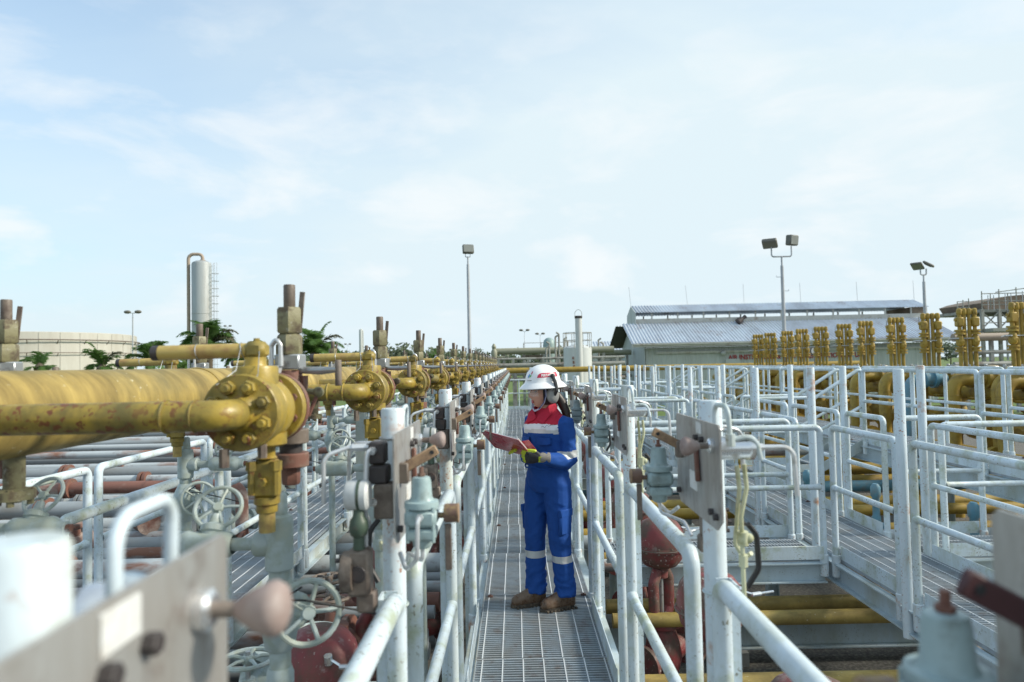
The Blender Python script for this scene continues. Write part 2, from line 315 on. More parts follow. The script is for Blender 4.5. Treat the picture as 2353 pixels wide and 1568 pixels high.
    def mesh(s, name, material, smooth=True):
        me = bpy.data.meshes.new(name); me.from_pydata([tuple(p) for p in s.v], [], s.f)
        bm = bmesh.new(); bm.from_mesh(me); bmesh.ops.remove_doubles(bm, verts=bm.verts, dist=1e-5)
        bmesh.ops.recalc_face_normals(bm, faces=bm.faces); bm.to_mesh(me); bm.free()
        if smooth:
            me.polygons.foreach_set('use_smooth', [True]*len(me.polygons)); me.set_sharp_from_angle(angle=radians(38))
        me.materials.append(MATS[material] if isinstance(material, str) else material); me.update(); return me
    def build(s, name, material, parent=None, smooth=True, loc=None):
        return link(name, s.mesh(name, material, smooth), parent, loc)

def link(name, me, parent=None, loc=None):
    o = bpy.data.objects.new(name, me); S.collection.objects.link(o)
    if parent is not None:
        o.parent = parent
        if me is not None and '_dz' in parent: o.location = (0, 0, parent['_dz'])
    if loc is not None: o.location = loc
    return o
def tag(o, label=None, cat=None, group=None, kind=None):
    if label: o['label'] = label
    if cat: o['category'] = cat
    if group: o['group'] = group
    if kind: o['kind'] = kind
    return o
def thing(name, label, cat, loc=(0, 0, 0), rz=0.0, group=None):
    o = bpy.data.objects.new(name, None); S.collection.objects.link(o); o.empty_display_size = 0.1
    o.location = loc; o.rotation_euler = (0, 0, rz); return tag(o, label, cat, group)
def ethings(name, label, cat, x, y, base, rz=0.0, group=None):
    """thing whose parts are modelled with z measured from eye level; base = z of its foot"""
    t = thing(name, label, cat, (x, y, base), rz, group); t['_dz'] = -base; return t
def copy_tree(o, parent=None):
    c = o.copy(); S.collection.objects.link(c); c.parent = parent
    for ch in o.children: copy_tree(ch, c)
    return c
def struct(o): o['kind'] = 'structure'; return o
ORD = ['first', 'second', 'third', 'fourth', 'fifth', 'sixth', 'seventh', 'eighth', 'ninth', 'tenth', 'eleventh', 'twelfth', 'thirteenth', 'fourteenth',
       'fifteenth', 'sixteenth', 'seventeenth', 'eighteenth', 'nineteenth', 'twentieth', 'twenty-first', 'twenty-second', 'twenty-third', 'twenty-fourth',
       'twenty-fifth', 'twenty-sixth', 'twenty-seventh', 'twenty-eighth', 'twenty-ninth']
for _t, _o in (('thirty', 'thirtieth'), ('forty', 'fortieth'), ('fifty', 'fiftieth'), ('sixty', 'sixtieth')): ORD += [_o] + [_t + '-' + ORD[i] for i in range(9)]
def place_copies(proto, spots, labels):
    """first spot uses the prototype itself, the others copies of it and its parts"""
    kids = None
    objs = []
    for i, (loc, rz) in enumerate(spots):
        o = proto if i == 0 else copy_tree(proto)
        o.location = loc; o.rotation_euler = (0, 0, rz); o['label'] = labels[i]; objs.append(o)
    return objs
DECK = -1.64; GROUND = -2.9
# ================================================================== ground
g = MB(); g.add([(-700, -60, GROUND), (700, -60, GROUND), (700, 1200, GROUND), (-700, 1200, GROUND)], [(0, 1, 2, 3)])
struct(g.build('ground', 'gravel'))
g = MB(); g.add([(-500, 33, GROUND+.004), (500, 33, GROUND+.004), (500, 1100, GROUND+.004), (-500, 1100, GROUND+.004)], [(0, 1, 2, 3)])
struct(g.build('grass_field', 'grass'))

# ================================================================== decks of steel grating
PANEL_CACHE = {}
def panel_mesh(w, L):
    """open bar grating: bearing bars across x every 30 mm, twisted cross rods along y every 118 mm, edge bands"""
    key = (round(w, 3), round(L, 3))
    if key in PANEL_CACHE: return PANEL_CACHE[key]
    m = MB(); n = int(L/0.028)
    for i in range(n+1):
        y = -L/2 + L*i/n
        m.box((0, y, -0.0125), (w, 0.0075, 0.025))
    for sx in (-1, 1): m.box((sx*(w/2+.002), 0, -0.0135), (0.004, L, 0.027))
    me = m.mesh('grating_panel', 'galvanised', smooth=False)
    r = MB(); k = max(2, int(w/0.118))
    for i in range(k+1):
        x = -w/2 + 0.03 + (w-0.06)*i/k
        r.box((x, 0, -0.0022), (0.0062, L-.012, 0.0068))
    me2 = r.mesh('cross_rods', 'grating_rod', smooth=False)
    PANEL_CACHE[key] = (me, me2); return me, me2
def deck(name, x0, x1, y0, y1, z, plen=1.05, along='y', beams=True, bdepth=0.16):
    root = bpy.data.objects.new(name, None); S.collection.objects.link(root); struct(root)
    root.location = ((x0+x1)/2, (y0+y1)/2, z)
    w, L = (x1-x0, y1-y0) if along == 'y' else (y1-y0, x1-x0)
    n = max(1, round(L/plen)); pl = L/n - 0.006
    me, me2 = panel_mesh(w-0.012, pl)
    for i in range(n):
        c = -L/2 + L*(i+.5)/n; jog = 0.005*sin(i*2.4+x0)
        o = link('grating_panel', me, root); o.location = (jog*0.15, c, 0.001*sin(i*5.1)) if along == 'y' else (c, 0, 0.001*sin(i*5.1))
        if along != 'y': o.rotation_euler = (0, 0, pi/2)
        o2 = link('cross_rods', me2, o); o2.location = (jog, 0, 0)
        if i % 2 == 0 and along == 'y' and L > 10 and c + (y0+y1)/2 < 18:
            for sx in (-1, 1):
                b = MB(); b.box((0, 0, 0), (0.038, 0.03, 0.012), bev=0.003); b.cyl((0, 0, 0.004), (0, 0, 0.012), 0.007, n=6)
                link('clip', CLIP[0] if CLIP else CLIP.append(b.mesh('clip', 'rust_clip')) or CLIP[0], root).location = (sx*(w/2-0.06-0.02*sin(i)), c+pl*.46, 0.006)
    if beams:
        for sgn in (-1, 1):
            m = MB()
            off = sgn*(w/2+0.012)
            # C channel: web and two flanges turned outwards
            def ch(c, d):
                if along == 'y': m.box(c, d)
                else: m.box((c[1], c[0], c[2]), (d[1], d[0], d[2]))
            ch((off, 0, -0.03-bdepth/2), (0.008, L, bdepth))
            ch((off+sgn*0.029, 0, -0.036), (0.05, L-.002, 0.010)); ch((off+sgn*0.029, 0, -0.026-bdepth), (0.05, L-.002, 0.010))
            m.build('channel_beam', 'beam_paint', root, smooth=False)
    return root
CLIP = []
A0, A1 = -0.255, 0.492
deck('walkway', A0, A1, -0.4, 25.2, DECK)
deck('walkway_left', -2.83, -2.07, 1.2, 26.0, -1.72)
B0, B1 = 2.62, 3.36
deck('walkway_right', B0, B1, 2.6, 25.0, DECK)
CY = [6.0, 10.3, 14.6, 18.9]
for c in CY:
    deck('cross_platform', 0.80, B0-.11, c-.3, c+.3, DECK, 0.88, 'x')
    deck('cross_platform', B1+.12, 4.30, c-.3, c+.3, DECK, 0.88, 'x')
D0, D1, DZ = 5.05, 6.15, -1.25
deck('upper_deck', D0, D1, 5.0, 27.0, DZ, 1.1, 'y', bdepth=0.2)

# columns under the decks
col = MB(); h = 1.0
for s_ in (-1, 1): col.box((s_*0.06, 0, -.5), (0.008, 0.11, 1.0))
col.box((0, 0, -.5), (0.112, 0.007, 1.0)); col.box((0, 0, -0.995), (0.22, 0.2, 0.012))
colm = col.mesh('column', 'beam_paint', smooth=False)
nc = 0
for x, ys, zt in ((2.99, (4.2, 8.2, 12.2, 16.2, 20.2, 24.2), DECK-.20), (-2.45, (4.0, 8.0, 12.0, 16.0, 20.0), -1.92), (0.12, (2.5, 7.5, 12.5, 17.5, 22.5), DECK-.2), (5.6, (6.0, 9.0, 12.0, 16.0, 20.0, 24.0), DZ-.24),
                 (1.5, tuple(CY), DECK-.2), (4.1, tuple(CY), DECK-.2)):
    for y in ys:
        o = link('steel_column', colm); o.location = (x, y, zt); o.scale = (1, 1, zt-GROUND); nc += 1
        tag(o, 'white steel column under %s, %s from the camera' % ({2.99: 'the right walkway', -2.45: 'the left walkway', 0.12: 'the middle walkway', 5.6: 'the raised deck', 1.5: 'the inner cross platforms', 4.1: 'the outer cross platforms'}[x], ORD[list(ys).index(y)]), 'column', 'columns under the decks')

# ================================================================== handrails: one bent-pipe hoop, a mid rail, feet, some with a toe plate
def railing(name, p0, p1, zd, label, group, ztop=1.07, zmid=0.58, r=0.024, toe=None, foot=-0.12, mat_='white_paint', inner=0, mids=None, sleeves=True, channel=False, bend=0.045):
    p0 = Vector((p0[0], p0[1], zd)); p1 = Vector((p1[0], p1[1], zd)); L = (p1-p0).length
    t = thing(name, label, 'railing', tuple((p0+p1)/2), atan2(p1.y-p0.y, p1.x-p0.x), group)
    m = MB(); m.tube([(-L/2, 0, foot), (-L/2, 0, ztop), (L/2, 0, ztop), (L/2, 0, foot)], r, 12, bend, 5); m.build('top_rail', mat_, t)
    for zm in (mids or [zmid]):
        m = MB(); m.tube([(-L/2+r*.6, 0, zm), (-L/2+r+.002, 0, zm), (-L/2+r+.010, 0, zm), (0, 0, zm-.0015*sin(p0.y*7+p0.x*3)), (L/2-r-.010, 0, zm), (L/2-r-.002, 0, zm), (L/2-r*.6, 0, zm)], [r*1.1, r*1.08, r*.86, r*.86, r*.86, r*1.08, r*1.1], 10, cap=False); m.build('mid_rail', mat_, t)
    for i in range(inner):
        x = -L/2 + L*(i+1)/(inner+1)
        m = MB(); m.cyl((x, 0, foot), (x, 0, ztop-r*.6), r*.95, n=10); m.build('post', mat_, t)
    if sleeves:
        for x in (-L/2, L/2):
            m = MB(); m.lathe([(r*1.02, 0.006), (r*1.32, 0), (r*1.32, -0.17), (r*1.02, -0.172)], (x, 0, 0.03), n=12); m.build('post_sleeve', 'white_post', t)
    if toe:
        m = MB(); m.box((0, toe*0.034, 0.055), (L-.03, 0.006, 0.11), bev=0.002); m.build('toe_plate', mat_, t)
    if channel:
        x = L/2+0.055
        m = MB(); m.box((x, channel*-0.05, -0.16), (0.07, 0.006, 2.44)); m.box((x-.033, channel*-0.03, -0.16), (0.005, 0.036, 2.44)); m.box((x+.033, channel*-0.03, -0.16), (0.005, 0.036, 2.44)); m.build('support_channel', mat_, t, smooth=False)
    return t
XL, XR = -0.335, 0.54
POSTS_L = [0.46 + 1.39*k for k in range(18)]
POSTS_R = [0.50 + 1.405*k for k in range(18)]
for side, X, P in (('left', XL, POSTS_L), ('right', XR, POSTS_R)):
    ys = [P[0]-1.39] + P
    for k in range(len(ys)-1):
        a, b = ys[k]+0.14, ys[k+1]-0.15
        a = max(a, -0.3)
        railing('handrail', (X + (0.03 if side == 'left' else -0.03), a), (X + (0.03 if side == 'left' else -0.03), b), DECK,
                'white pipe handrail on the %s edge of the middle walkway, %s from the camera' % (side, ORD[k]), 'handrail sections of the middle walkway',
                ztop=1.07, zmid=0.575, r=0.025, toe=(-1 if side == 'left' else 1) if k % 3 != 1 else None, foot=-0.17, channel=(-1 if side == 'left' else 1))
# gate across the far end of the walkway
railing('end_barrier', (A0-.06, 25.28), (A1+.06, 25.28), DECK, 'white pipe barrier closing the far end of the middle walkway', None, toe=-1, inner=1)
# the two rails of the left walkway
for side, X in (('inner', -2.01), ('outer', -2.90)):
    for k in range(14):
        a = 1.3 + 1.72*k
        railing('handrail', (X, a), (X, a+1.6), -1.72, 'white pipe handrail on the %s side of the left walkway, %s from the camera' % ('near' if side == 'inner' else 'far', ORD[k]),
                'handrail sections of the left walkway', r=0.028, toe=(-1 if X > -2.5 else 1) if k % 2 == 0 else None, channel=0)
# right walkway
def near_cross(a, b): return any(a < c+.33 and b > c-.33 for c in CY)
PB0 = [4.60 + 1.37*k for k in range(-1, 15)]; PB1 = [4.42 + 1.37*k for k in range(-1, 15)]
for nm, X, P in (('near', B0-.035, PB0), ('far', B1+.035, PB1)):
    n = 0
    for k in range(len(P)-1):
        spans = [(P[k]+0.10, P[k+1]-0.10)]
        for c in CY:
            new = []
            for a, b in spans:
                if a < c+.36 and b > c-.36:
                    if c-.36-a > 0.25: new.append((a, c-.36))
                    if b-(c+.36) > 0.25: new.append((c+.36, b))
                else: new.append((a, b))
            spans = new
        for a, b in spans:
            railing('handrail', (X, a), (X, b), DECK, 'white pipe handrail on the %s side of the right walkway, %s from the camera' % (nm, ORD[n]), 'handrail sections of the right walkway',
                    r=0.026, toe=(1 if X > 3 else -1)); n += 1
pole = MB(); pole.lathe([(0.034, -1.86), (0.034, -0.09), (0.031, -0.083), (0.001, -0.081)], (0, 0, 0), n=16)
polem = pole.mesh('post', 'white_post')
for nm, X, P in (('near', B0-.05, PB0), ('far', B1+.06, PB1)):
    for k, y in enumerate(P):
        o = link('tall_post', polem); o.location = (X, y, 0.012*sin(k*3.3))
        tag(o, 'tall bare white post on the %s edge of the right walkway, %s from camera' % (nm, ORD[k]), 'post', 'tall posts along the right walkway')
# cross platforms
for i, c in enumerate(CY):
    for e, y in (('near', c-.33), ('far', c+.33)):
        railing('handrail', (0.83, y), (B0-.12, y), DECK, 'white handrail on the %s edge of the %s inner cross platform from the camera' % (e, ORD[i]), 'handrails of the cross platforms', r=0.026, toe=-1 if e == 'near' else 1)
        railing('handrail', (B1+.14, y), (4.26, y), DECK, 'white handrail on the %s edge of the %s outer cross platform from the camera' % (e, ORD[i]), 'handrails of the cross platforms', r=0.026, toe=-1 if e == 'near' else 1)
# upper deck rails and the stairs that climb to it
n = 0
for a, b in ((5.1, 7.4), (7.46, 9.9), (10.75, 12.9), (12.96, 14.2), (15.05, 17.0), (17.06, 18.5), (19.35, 21.6), (21.66, 24.0), (24.06, 26.8)):
    railing('handrail', (D0-.03, a), (D0-.03, b), DZ, 'white pipe handrail on the near edge of the raised deck, %s from the camera' % ORD[n], 'handrails of the raised deck', r=0.028, mids=[0.62], inner=1, toe=-1); n += 1
n = 0
for a in (5.1, 8.7, 12.3, 15.9, 19.5, 23.1):
    railing('handrail', (D1+.03, a), (D1+.03, a+3.5), DZ, 'white pipe handrail on the far edge of the raised deck, %s from the camera' % ORD[n], 'handrails of the raised deck', r=0.026, inner=2); n += 1
for i, c in enumerate(CY[1:]):
    t = thing('steel_stairs', 'short white steel stairs up to the raised deck, %s flight from the camera' % ORD[i], 'stairs', (4.32, c, DECK), 0, 'stairs to the raised deck')
    dx, dz = 0.72, DZ-DECK
    for s_ in (-1, 1):
        m = MB(); m.poly([(0, -.06), (0, .07), (dx, dz+.07), (dx, dz-.10)], 0.01, (0, s_*0.32, 0), (1, 0, 0), (0, 0, 1)); m.build('stringer', 'beam_paint', t, smooth=False)
        m = MB(); m.tube([(0.0, s_*0.33, 0), (0.0, s_*0.33, 1.05), (dx, s_*0.33, dz+1.1), (dx, s_*0.33, dz)], 0.026, 10, 0.05); m.build('stair_rail', 'white_paint', t)
        m = MB(); m.tube([(0.0, s_*0.33, .55), (dx, s_*0.33, dz+.55)], 0.022, 10); m.build('mid_rail', 'white_paint', t)
    for k in range(3):
        m = MB(); m.box((dx*(k+.5)/3, 0, dz*(k+.8)/3-.03), (0.21, 0.62, 0.025), bev=.003); m.build('tread', 'galvanised', t, smooth=False)
# ================================================================== control panels on posts, both sides of the walkway
def make_panel():
    t = ethings('control_panel', '', 'control panel', 0, 0, -1.86, 0, 'control panels along the middle walkway')
    m = MB(); m.lathe([(0.031, -1.86), (0.031, -0.117), (0.028, -0.111), (0.0005, -0.1105)], (0, 0, 0), n=20); m.build('post', 'white_post', t)
    m = MB(); m.torus((0, 0, -0.635), (0, 0, 1), 0.034, 0.0035, 20, 6); m.build('u_bolt', 'white_paint', t)
    X = 0.042
    m = MB(); m.poly([(-.225, -.17), (-.215, -.16), (.215, -.16), (.225, -.17), (.225, -.395), (.18, -.425), (-.19, -.425), (-.225, -.40)], 0.0045, (X, 0, 0), (0, 1, 0), (0, 0, 1))
    pl = m.build('plate', 'stainless', t, smooth=False)
    m = MB(); m.box((X+.0035, .04, -.182), (0.002, 0.05, 0.03)); m.build('name_tag', 'tag_white', pl, smooth=False)
    m = MB(); m.box((X+.0035, -.03, -.335), (0.002, 0.075, 0.05)); m.build('name_tag', 'tag_white', pl, smooth=False)
    for y, z in ((.19, -.39), (-.19, -.39), (.02, -.21), (.075, -.21), (-.06, -.25), (.15, -.385)):
        m = MB(); m.cyl((X, y, z), (X+.014, y, z), 0.009, n=6, bev=.001); m.build('bolt', 'dark_steel', pl)
    # push knob
    m = MB(); m.lathe([(0.016, 0), (0.019, .003), (0.019, .012), (0.014, .016), (0.008, .016)], (X, .165, -.216), (1, 0, 0), 16); b = m.build('bushing', 'bright_steel', t)
    m = MB(); m.cyl((X+.008, .165, -.216), (X+.05, .165, -.216), .0075, n=12); m.build('knob_stem', 'brown_steel', t)
    m = MB(); m.lathe([(0.0079, 0.036), (0.0115, 0.041), (0.0185, 0.053), (0.0242, 0.066), (0.0248, 0.072), (0.021, 0.079), (0.012, 0.083), (0.001, 0.084)], (X, .165, -.216), (1, 0, 0), 20); m.build('push_knob', 'knob_pink', t)
    # flat pull handle; a black disc paints the dark of its opening
    R = Matrix.Rotation(0.16, 3, 'Z') @ Matrix.Rotation(-0.50, 3, 'Y')
    m = MB(); m.box(Vector((X, -.15, -.258)) + R @ Vector((.05, 0, 0)), (0.115, 0.011, 0.026), R, .003); hd = m.build('pull_handle', 'handle_wood', t)
    m = MB(); m.cyl(Vector((X, -.15, -.258)) + R @ Vector((.092, -.0065, 0)), Vector((X, -.15, -.258)) + R @ Vector((.092, .0065, 0)), 0.0055, n=10); m.build('hole', 'black_rubber', hd)
    m = MB(); m.box((X+.012, -.15, -.262), (0.024, 0.024, 0.05), bev=.003); m.build('handle_bracket', 'brown_steel', t)
    m = MB(); m.box((X+.010, .035, -.275), (0.012, 0.016, 0.105), Matrix.Rotation(.12, 3, 'X'), .003); m.build('rust_lever', 'rust_red', t)
    # pressure regulator
    rx, ry = 0.105, -0.21
    m = MB(); m.lathe([(.014, -.262), (.0205, -.264), (.0235, -.275), (.0255, -.310), (.030, -.318), (.0405, -.320), (.0415, -.326), (.0415, -.334), (.034, -.336)][::-1], (rx, ry, 0), n=20); rg = m.build('regulator_bonnet', 'teal_paint', t)
    m = MB(); m.cyl((rx, ry, -.262), (rx, ry, -.240), .0055, n=8); m.cyl((rx, ry, -.2615), (rx, ry, -.255), .010, n=6); m.build('adjusting_screw', 'rust_red', rg)
    m = MB(); m.box((rx, ry, -.357), (.076, .072, .044), bev=.010); m.box((rx, ry, -.395), (.070, .066, .028), bev=.006); m.lathe([(.018, -.43), (.022, -.425), (.024, -.408)], (rx, ry, 0), n=14)
    for s_ in (-1, 1): m.cyl((rx+s_*.03, ry-.028, -.412), (rx+s_*.03, ry-.028, -.33), .005, n=6)
    rb = m.build('regulator_body', 'teal_paint', t)
    m = MB(); m.cyl((rx+.036, ry, -.355), (rx+.052, ry, -.355), .007, n=8); m.lathe([(.013, .052), (.0215, .054), (.0225, .058), (.0225, .084)], (rx, ry, -.350), (1, 0, 0), 16); gb = m.build('pressure_gauge', 'gauge_brown', t)
    m = MB(); m.lathe([(.0215, .0845), (.023, .0850), (.023, .0885), (.001, .0885)], (rx, ry, -.350), (1, 0, 0), 16); m.build('gauge_lens', 'handle_wood', gb)
    m = MB(); m.cyl((rx, ry-.034, -.352), (rx, ry-.048, -.352), .009, n=6); m.tube([(rx, ry-.046, -.352), (rx-.002, ry-.060, -.356), (rx-.004, ry-.062, -.44), (rx-.035, ry-.03, -.475), (rx-.055, ry+.01, -.445)], .0055, 8, .022); m.build('signal_tube', 'tube_steel', t)
    m = MB(); m.tube([(rx, ry, -.43), (rx, ry, -.462), (rx-.05, ry+.10, -.47), (rx-.06, ry+.14, -.50)], .005, 8, .02); m.build('drain_tube', 'tube_steel', t)
    m = MB(); m.box((rx+.062, ry, -.43), (.016, .006, .11), bev=.002); m.build('hanging_bracket', 'brown_steel', t)
    # behind the plate, away from the walkway
    m = MB(); m.lathe([(.030, 0), (.036, .006), (.036, .05), (.032, .056), (.001, .056)], (-.02, -.205, -.305), (-1, 0, 0), 20); jb = m.build('junction_box', 'box_white', t)
    m = MB(); m.lathe([(.0375, .020), (.0375, .027)], (-.02, -.205, -.305), (-1, 0, 0), 20); m.build('gasket', 'dark_green', jb)
    m = MB(); m.lathe([(.012, -.335), (.014, -.352), (.021, -.362), (.0235, -.378), (.020, -.395), (.013, -.402), (.014, -.43)][::-1], (-.045, -.215, 0), n=16); m.build('neck', 'dark_green', t)
    m = MB(); m.box((-.045, -.205, -.485), (.055, .05, .11), bev=.008); m.lathe([(.046, -.012), (.048, -.008), (.048, .012), (.046, .016)], (-.07, -.205, -.485), (-1, 0, 0), 22)
    m.box((-.03, -.20, -.555), (.045, .04, .05), bev=.005); pv = m.build('pilot_valve', 'brown_steel', t)
    m = MB(); m.torus((-.045, -.2315, -.485), (0, 1, 0), .0165, .004, 16, 6); m.cyl((-.045, -.2305, -.485), (-.045, -.236, -.485), .014, n=14); m.build('port', 'dark_steel', pv)
    for q in range(6):
        a = q*pi/3; m = MB(); m.cyl((-.09, -.205+.036*cos(a), -.485+.036*sin(a)), (-.099, -.205+.036*cos(a), -.485+.036*sin(a)), .006, n=6); m.build('bolt', 'dark_steel', pv)
    m = MB(); m.box((-.012, -.135, -.212), (.042, .045, .055), bev=.005); m.box((-.01, -.135, -.265), (.05, .055, .045), bev=.005); m.build('switch_block', 'dark_steel', t)
    m = MB(); m.box((0.005, -.135, -.33), (.05, .06, .085), bev=.004); m.build('mounting_block', 'brown_steel', t)
    m = MB(); m.cyl((-.02, -.158, -.33), (-.02, -.170, -.33), .010, n=14); m.build('silver_cap', 'bright_steel', t)
    m = MB(); m.tube([(-.02, -.155, -.205), (-.03, -.185, -.205), (-.035, -.19, -.335), (-.035, -.19, -.43)], .0065, 8, .025); m.cyl((-.02, -.15, -.205), (-.022, -.172, -.205), .010, n=6); m.build('riser_tube', 'tube_steel', t)
    m = MB(); m.tube([(-.02, -.14, -.198), (-.085, -.15, -.198), (-.14, -.17, -.215), (-.14, -.17, -.33)], .0055, 8, .03); m.cyl((-.04, -.142, -.198), (-.075, -.148, -.198), .010, n=6); m.build('bent_tube', 'tube_steel', t)
    # actuator barrel, tubing and hoses behind the far end of the plate
    m = MB(); m.lathe([(.028, 0), (.030, .004), (.030, .075), (.0315, .077), (.0315, .094), (.028, .098), (.001, .098)], (X-.004, .165, -.222), (-1, 0, 0), 20); br = m.build('actuator_barrel', 'bright_steel', t)
    m = MB(); m.cyl((X-.10, .165, -.222), (X-.125, .165, -.222), .010, n=6); m.tube([(X-.12, .165, -.222), (X-.20, .17, -.222), (X-.205, .172, -.345)], .0062, 8, .03); m.build('outlet_tube', 'tube_steel', t)
    m = MB(); m.tube([(.014, .085, -.30), (.014, .085, -.117), (.010, .185, -.115), (.006, .188, -.20)], .0066, 10, .028); m.cyl((.006, .188, -.185), (.006, .188, -.215), .0125, n=8); m.tube([(.006, .187, -.20), (-.055, .19, -.188), (-.068, .192, -.25)], .0065, 8, .03); m.build('vent_pipe', 'white_paint', t)
    m = MB(); m.tube([(-.02, .15, -.27), (-.025, .15, -.33), (-.03, .12, -.37), (-.025, .10, -.48), (-.05, .09, -.52), (-.06, .12, -.50)], .006, 8, .02)
    m.tube([(-.045, .13, -.27), (-.05, .13, -.33), (-.03, .14, -.40), (-.035, .13, -.62)], .006, 8, .02); m.build('hose', 'hose_olive', t)
    m = MB(); m.cyl((-.034, .135, -.44), (-.035, .132, -.475), .014, n=10); m.cyl((-.035, .132, -.50), (-.035, .130, -.53), .012, n=8); m.ball((-.05, .132, -.458), .013, 10, 6); m.build('hose_fitting', 'hose_olive', t)
    m = MB(); m.tube([(-.06, .10, -.43), (-.085, .09, -.46), (-.09, .085, -.55), (-.06, .08, -.60)], .0075, 8, .04); m.build('black_hose', 'black_rubber', t)
    m = MB(); m.torus((0, 0, -.19), (0, 0, 1), .0325, .004, 18, 6); m.box((0.024, 0, -.19), (.03, .05, .02)); m.build('clamp', 'steel_grey', t)
    return t
pn = make_panel()
spots = [((XL, y, -1.86), 0.0) for y in POSTS_L] + [((XR, y, -1.86), pi) for y in POSTS_R]
labels = ['blurred steel control panel on a white post in the lower left corner'] + ['steel control panel on a white post left of the walkway, %s from the camera' % ORD[k] for k in range(1, 18)] + \
         ['blurred steel control panel in the lower right corner'] + ['steel control panel on a white post right of the walkway, %s from the camera' % ORD[k] for k in range(1, 18)]
pcs = place_copies(pn, spots, labels)
for ch in pcs[18].children:                          # the corner panel's handle is painted dark red
    if ch.name.startswith('pull_handle'): ch.data = ch.data.copy(); ch.data.materials[0] = MATS['handle_dark']

# ================================================================== yellow ball valves on both sides of the header pipe
Z0 = -0.105; VX, HX, MX = -0.68, -1.36, -1.72
def hexnut(m, c, ax, r, h, stud):
    c = Vector(c); ax = Vector(ax)
    m.lathe([(r*.92, 0), (r, h*.12), (r, h*.8), (r*.86, h)], c, ax, 6); m.lathe([(stud, h), (stud, h+.011), (stud*.8, h+.013), (0.0005, h+.013)], c, ax, 10, cap=False)
def make_valve(s):
    """s = +1: valve nearest the walkway, inlet pipe runs to -x into the header; s = -1: mirrored"""
    t = ethings('ball_valve', '', 'valve', 0, 0, -0.45, 0, 'yellow ball valves beside the header pipe')
    m = MB(); m.tube([(-(.62 if s > 0 else -.27), -.085, Z0), (0, -.085, Z0), (0, 0.0, Z0)], .0365, 18, .066, 8, cap=False); m.build('inlet_pipe', 'yellow_paint', t)
    m = MB(); m.torus((-s*.135, -.085, Z0), (1, 0, 0), .0365, .0045, 20, 6); m.torus((-s*.068, -.085, Z0), (1, 0, 0), .0365, .003, 20, 6); m.build('weld_bead', 'yellow_paint', t)
    m = MB(); m.lathe([(.037, -.024), (.046, -.006), (.056, 0), (.093, 0), (.0955, .003), (.0955, .024), (.093, .027), (.060, .028)], (0, 0, Z0), (0, 1, 0), 32, cap=False); fl = m.build('front_flange', 'yellow_paint', t)
    bm_ = MB(); hexnut(bm_, (0, 0, 0), (0, -1, 0), .0185, .017, .0105); bmesh_ = bm_.mesh('nut', 'yellow_paint')
    for k in range(8):
        a = pi/8 + k*pi/4
        o = link('nut', bmesh_, fl); o.location = (.0665*cos(a), 0, Z0+.0665*sin(a)); o.rotation_euler = (0, k*.37, 0)
    m = MB(); m.lathe([(.072, .027), (.085, .031), (.089, .06), (.089, .085), (.0865, .088), (.0865, .094), (.089, .097), (.090, .13), (.084, .165), (.072, .185), (.066, .20)], (0, 0, Z0), (0, 1, 0), 32, cap=False); m.build('body', 'yellow_paint', t)
    m = MB(); m.lathe([(.060, .199), (.093, .20), (.0955, .203), (.0955, .226), (.093, .229)], (0, 0, Z0), (0, 1, 0), 32); bf = m.build('back_flange', 'yellow_paint', t)
    m = MB(); m.lathe([(.050, .230), (.0955, .234), (.0965, .238), (.0965, .256), (.093, .259), (.05, .262), (.042, .30), (.040, .33)], (0, 0, Z0), (0, 1, 0), 32); m.build('counter_flange', 'rust_red', t)
    for k in range(8):
        a = pi/8 + k*pi/4
        m = MB(); m.cyl((.066*cos(a)*1.12, .19, Z0+.066*sin(a)*1.12), (.066*cos(a)*1.12, .272, Z0+.066*sin(a)*1.12), .011, n=6); m.build('stud', 'rust_red', bf)
    m = MB(); m.lathe([(.052, -.055), (.0575, -.050), (.0575, .004), (.0545, .010), (.030, .011), (.0275, .016), (.0275, .034), (.0005, .034)], (0, .105, 0), n=26, cap=False); m.build('bonnet', 'yellow_paint', t)
    m = MB(); m.box((.004, .105, .052), (.054, .056, .046), bev=.012); m.cyl((.004, .105, .07), (.004, .105, .083), .008, n=6); m.build('lever_hub', 'yellow_paint', t)
    m = MB(); m.lathe([(.0155, .262), (.0155, .02), (.0195, .02), (.0195, .262), (.0190, .265), (.0155, .262)], (0, .105, .052), (-1, 0, -.01), 18, cap=False); lv = m.build('lever', 'yellow_lever', t)
    m = MB(); m.lathe([(.0150, .263), (.0150, .268), (.0199, .268), (.0203, .25), (.0199, .25)], (0, .105, .052), (-1, 0, -.01), 18, cap=False); m.lathe([(.0152, .20), (.0005, .20)], (0, .105, .052), (-1, 0, -.01), 18, cap=False); m.build('lever_end', 'dark_steel', lv)
    m = MB(); m.torus((-.032, .105, .052), (1, .1, .25), .0205, .0013, 18, 5); m.torus((-.15, .105, .050), (1, .05, .12), .0203, .0012, 18, 5)
    m.tube([(-.03, .085, .06), (-.025, .04, .0), (-.055, -.005, -.035)], .0011, 5); m.tube([(.02, .08, .05), (.035, .03, -.01), (.03, .0, -.04)], .0011, 5); m.build('seal_wire', 'steel_grey', lv)
    # drain fitting under the body
    y = .125
    m = MB(); m.lathe([(.052, -.165), (.052, -.195), (.046, -.20), (.024, -.202), (.022, -.225), (.028, -.232)][::-1], (.02, y, 0), n=22); m.build('drain_boss', 'yellow_paint', t)
    m = MB(); m.box((.02, y, -.285), (.066, .05, .10), bev=.010); m.lathe([(.020, -.375), (.027, -.372), (.027, -.355), (.033, -.350), (.033, -.332)], (.02, y, 0), n=16)
    for q in (-1, 1): m.cyl((.02+q*.032, y-.02, -.245), (.02+q*.032, y-.02, -.325), .011, n=8); m.cyl((.02+q*.032, y-.02, -.238), (.02+q*.032, y-.02, -.262), .015, n=6)
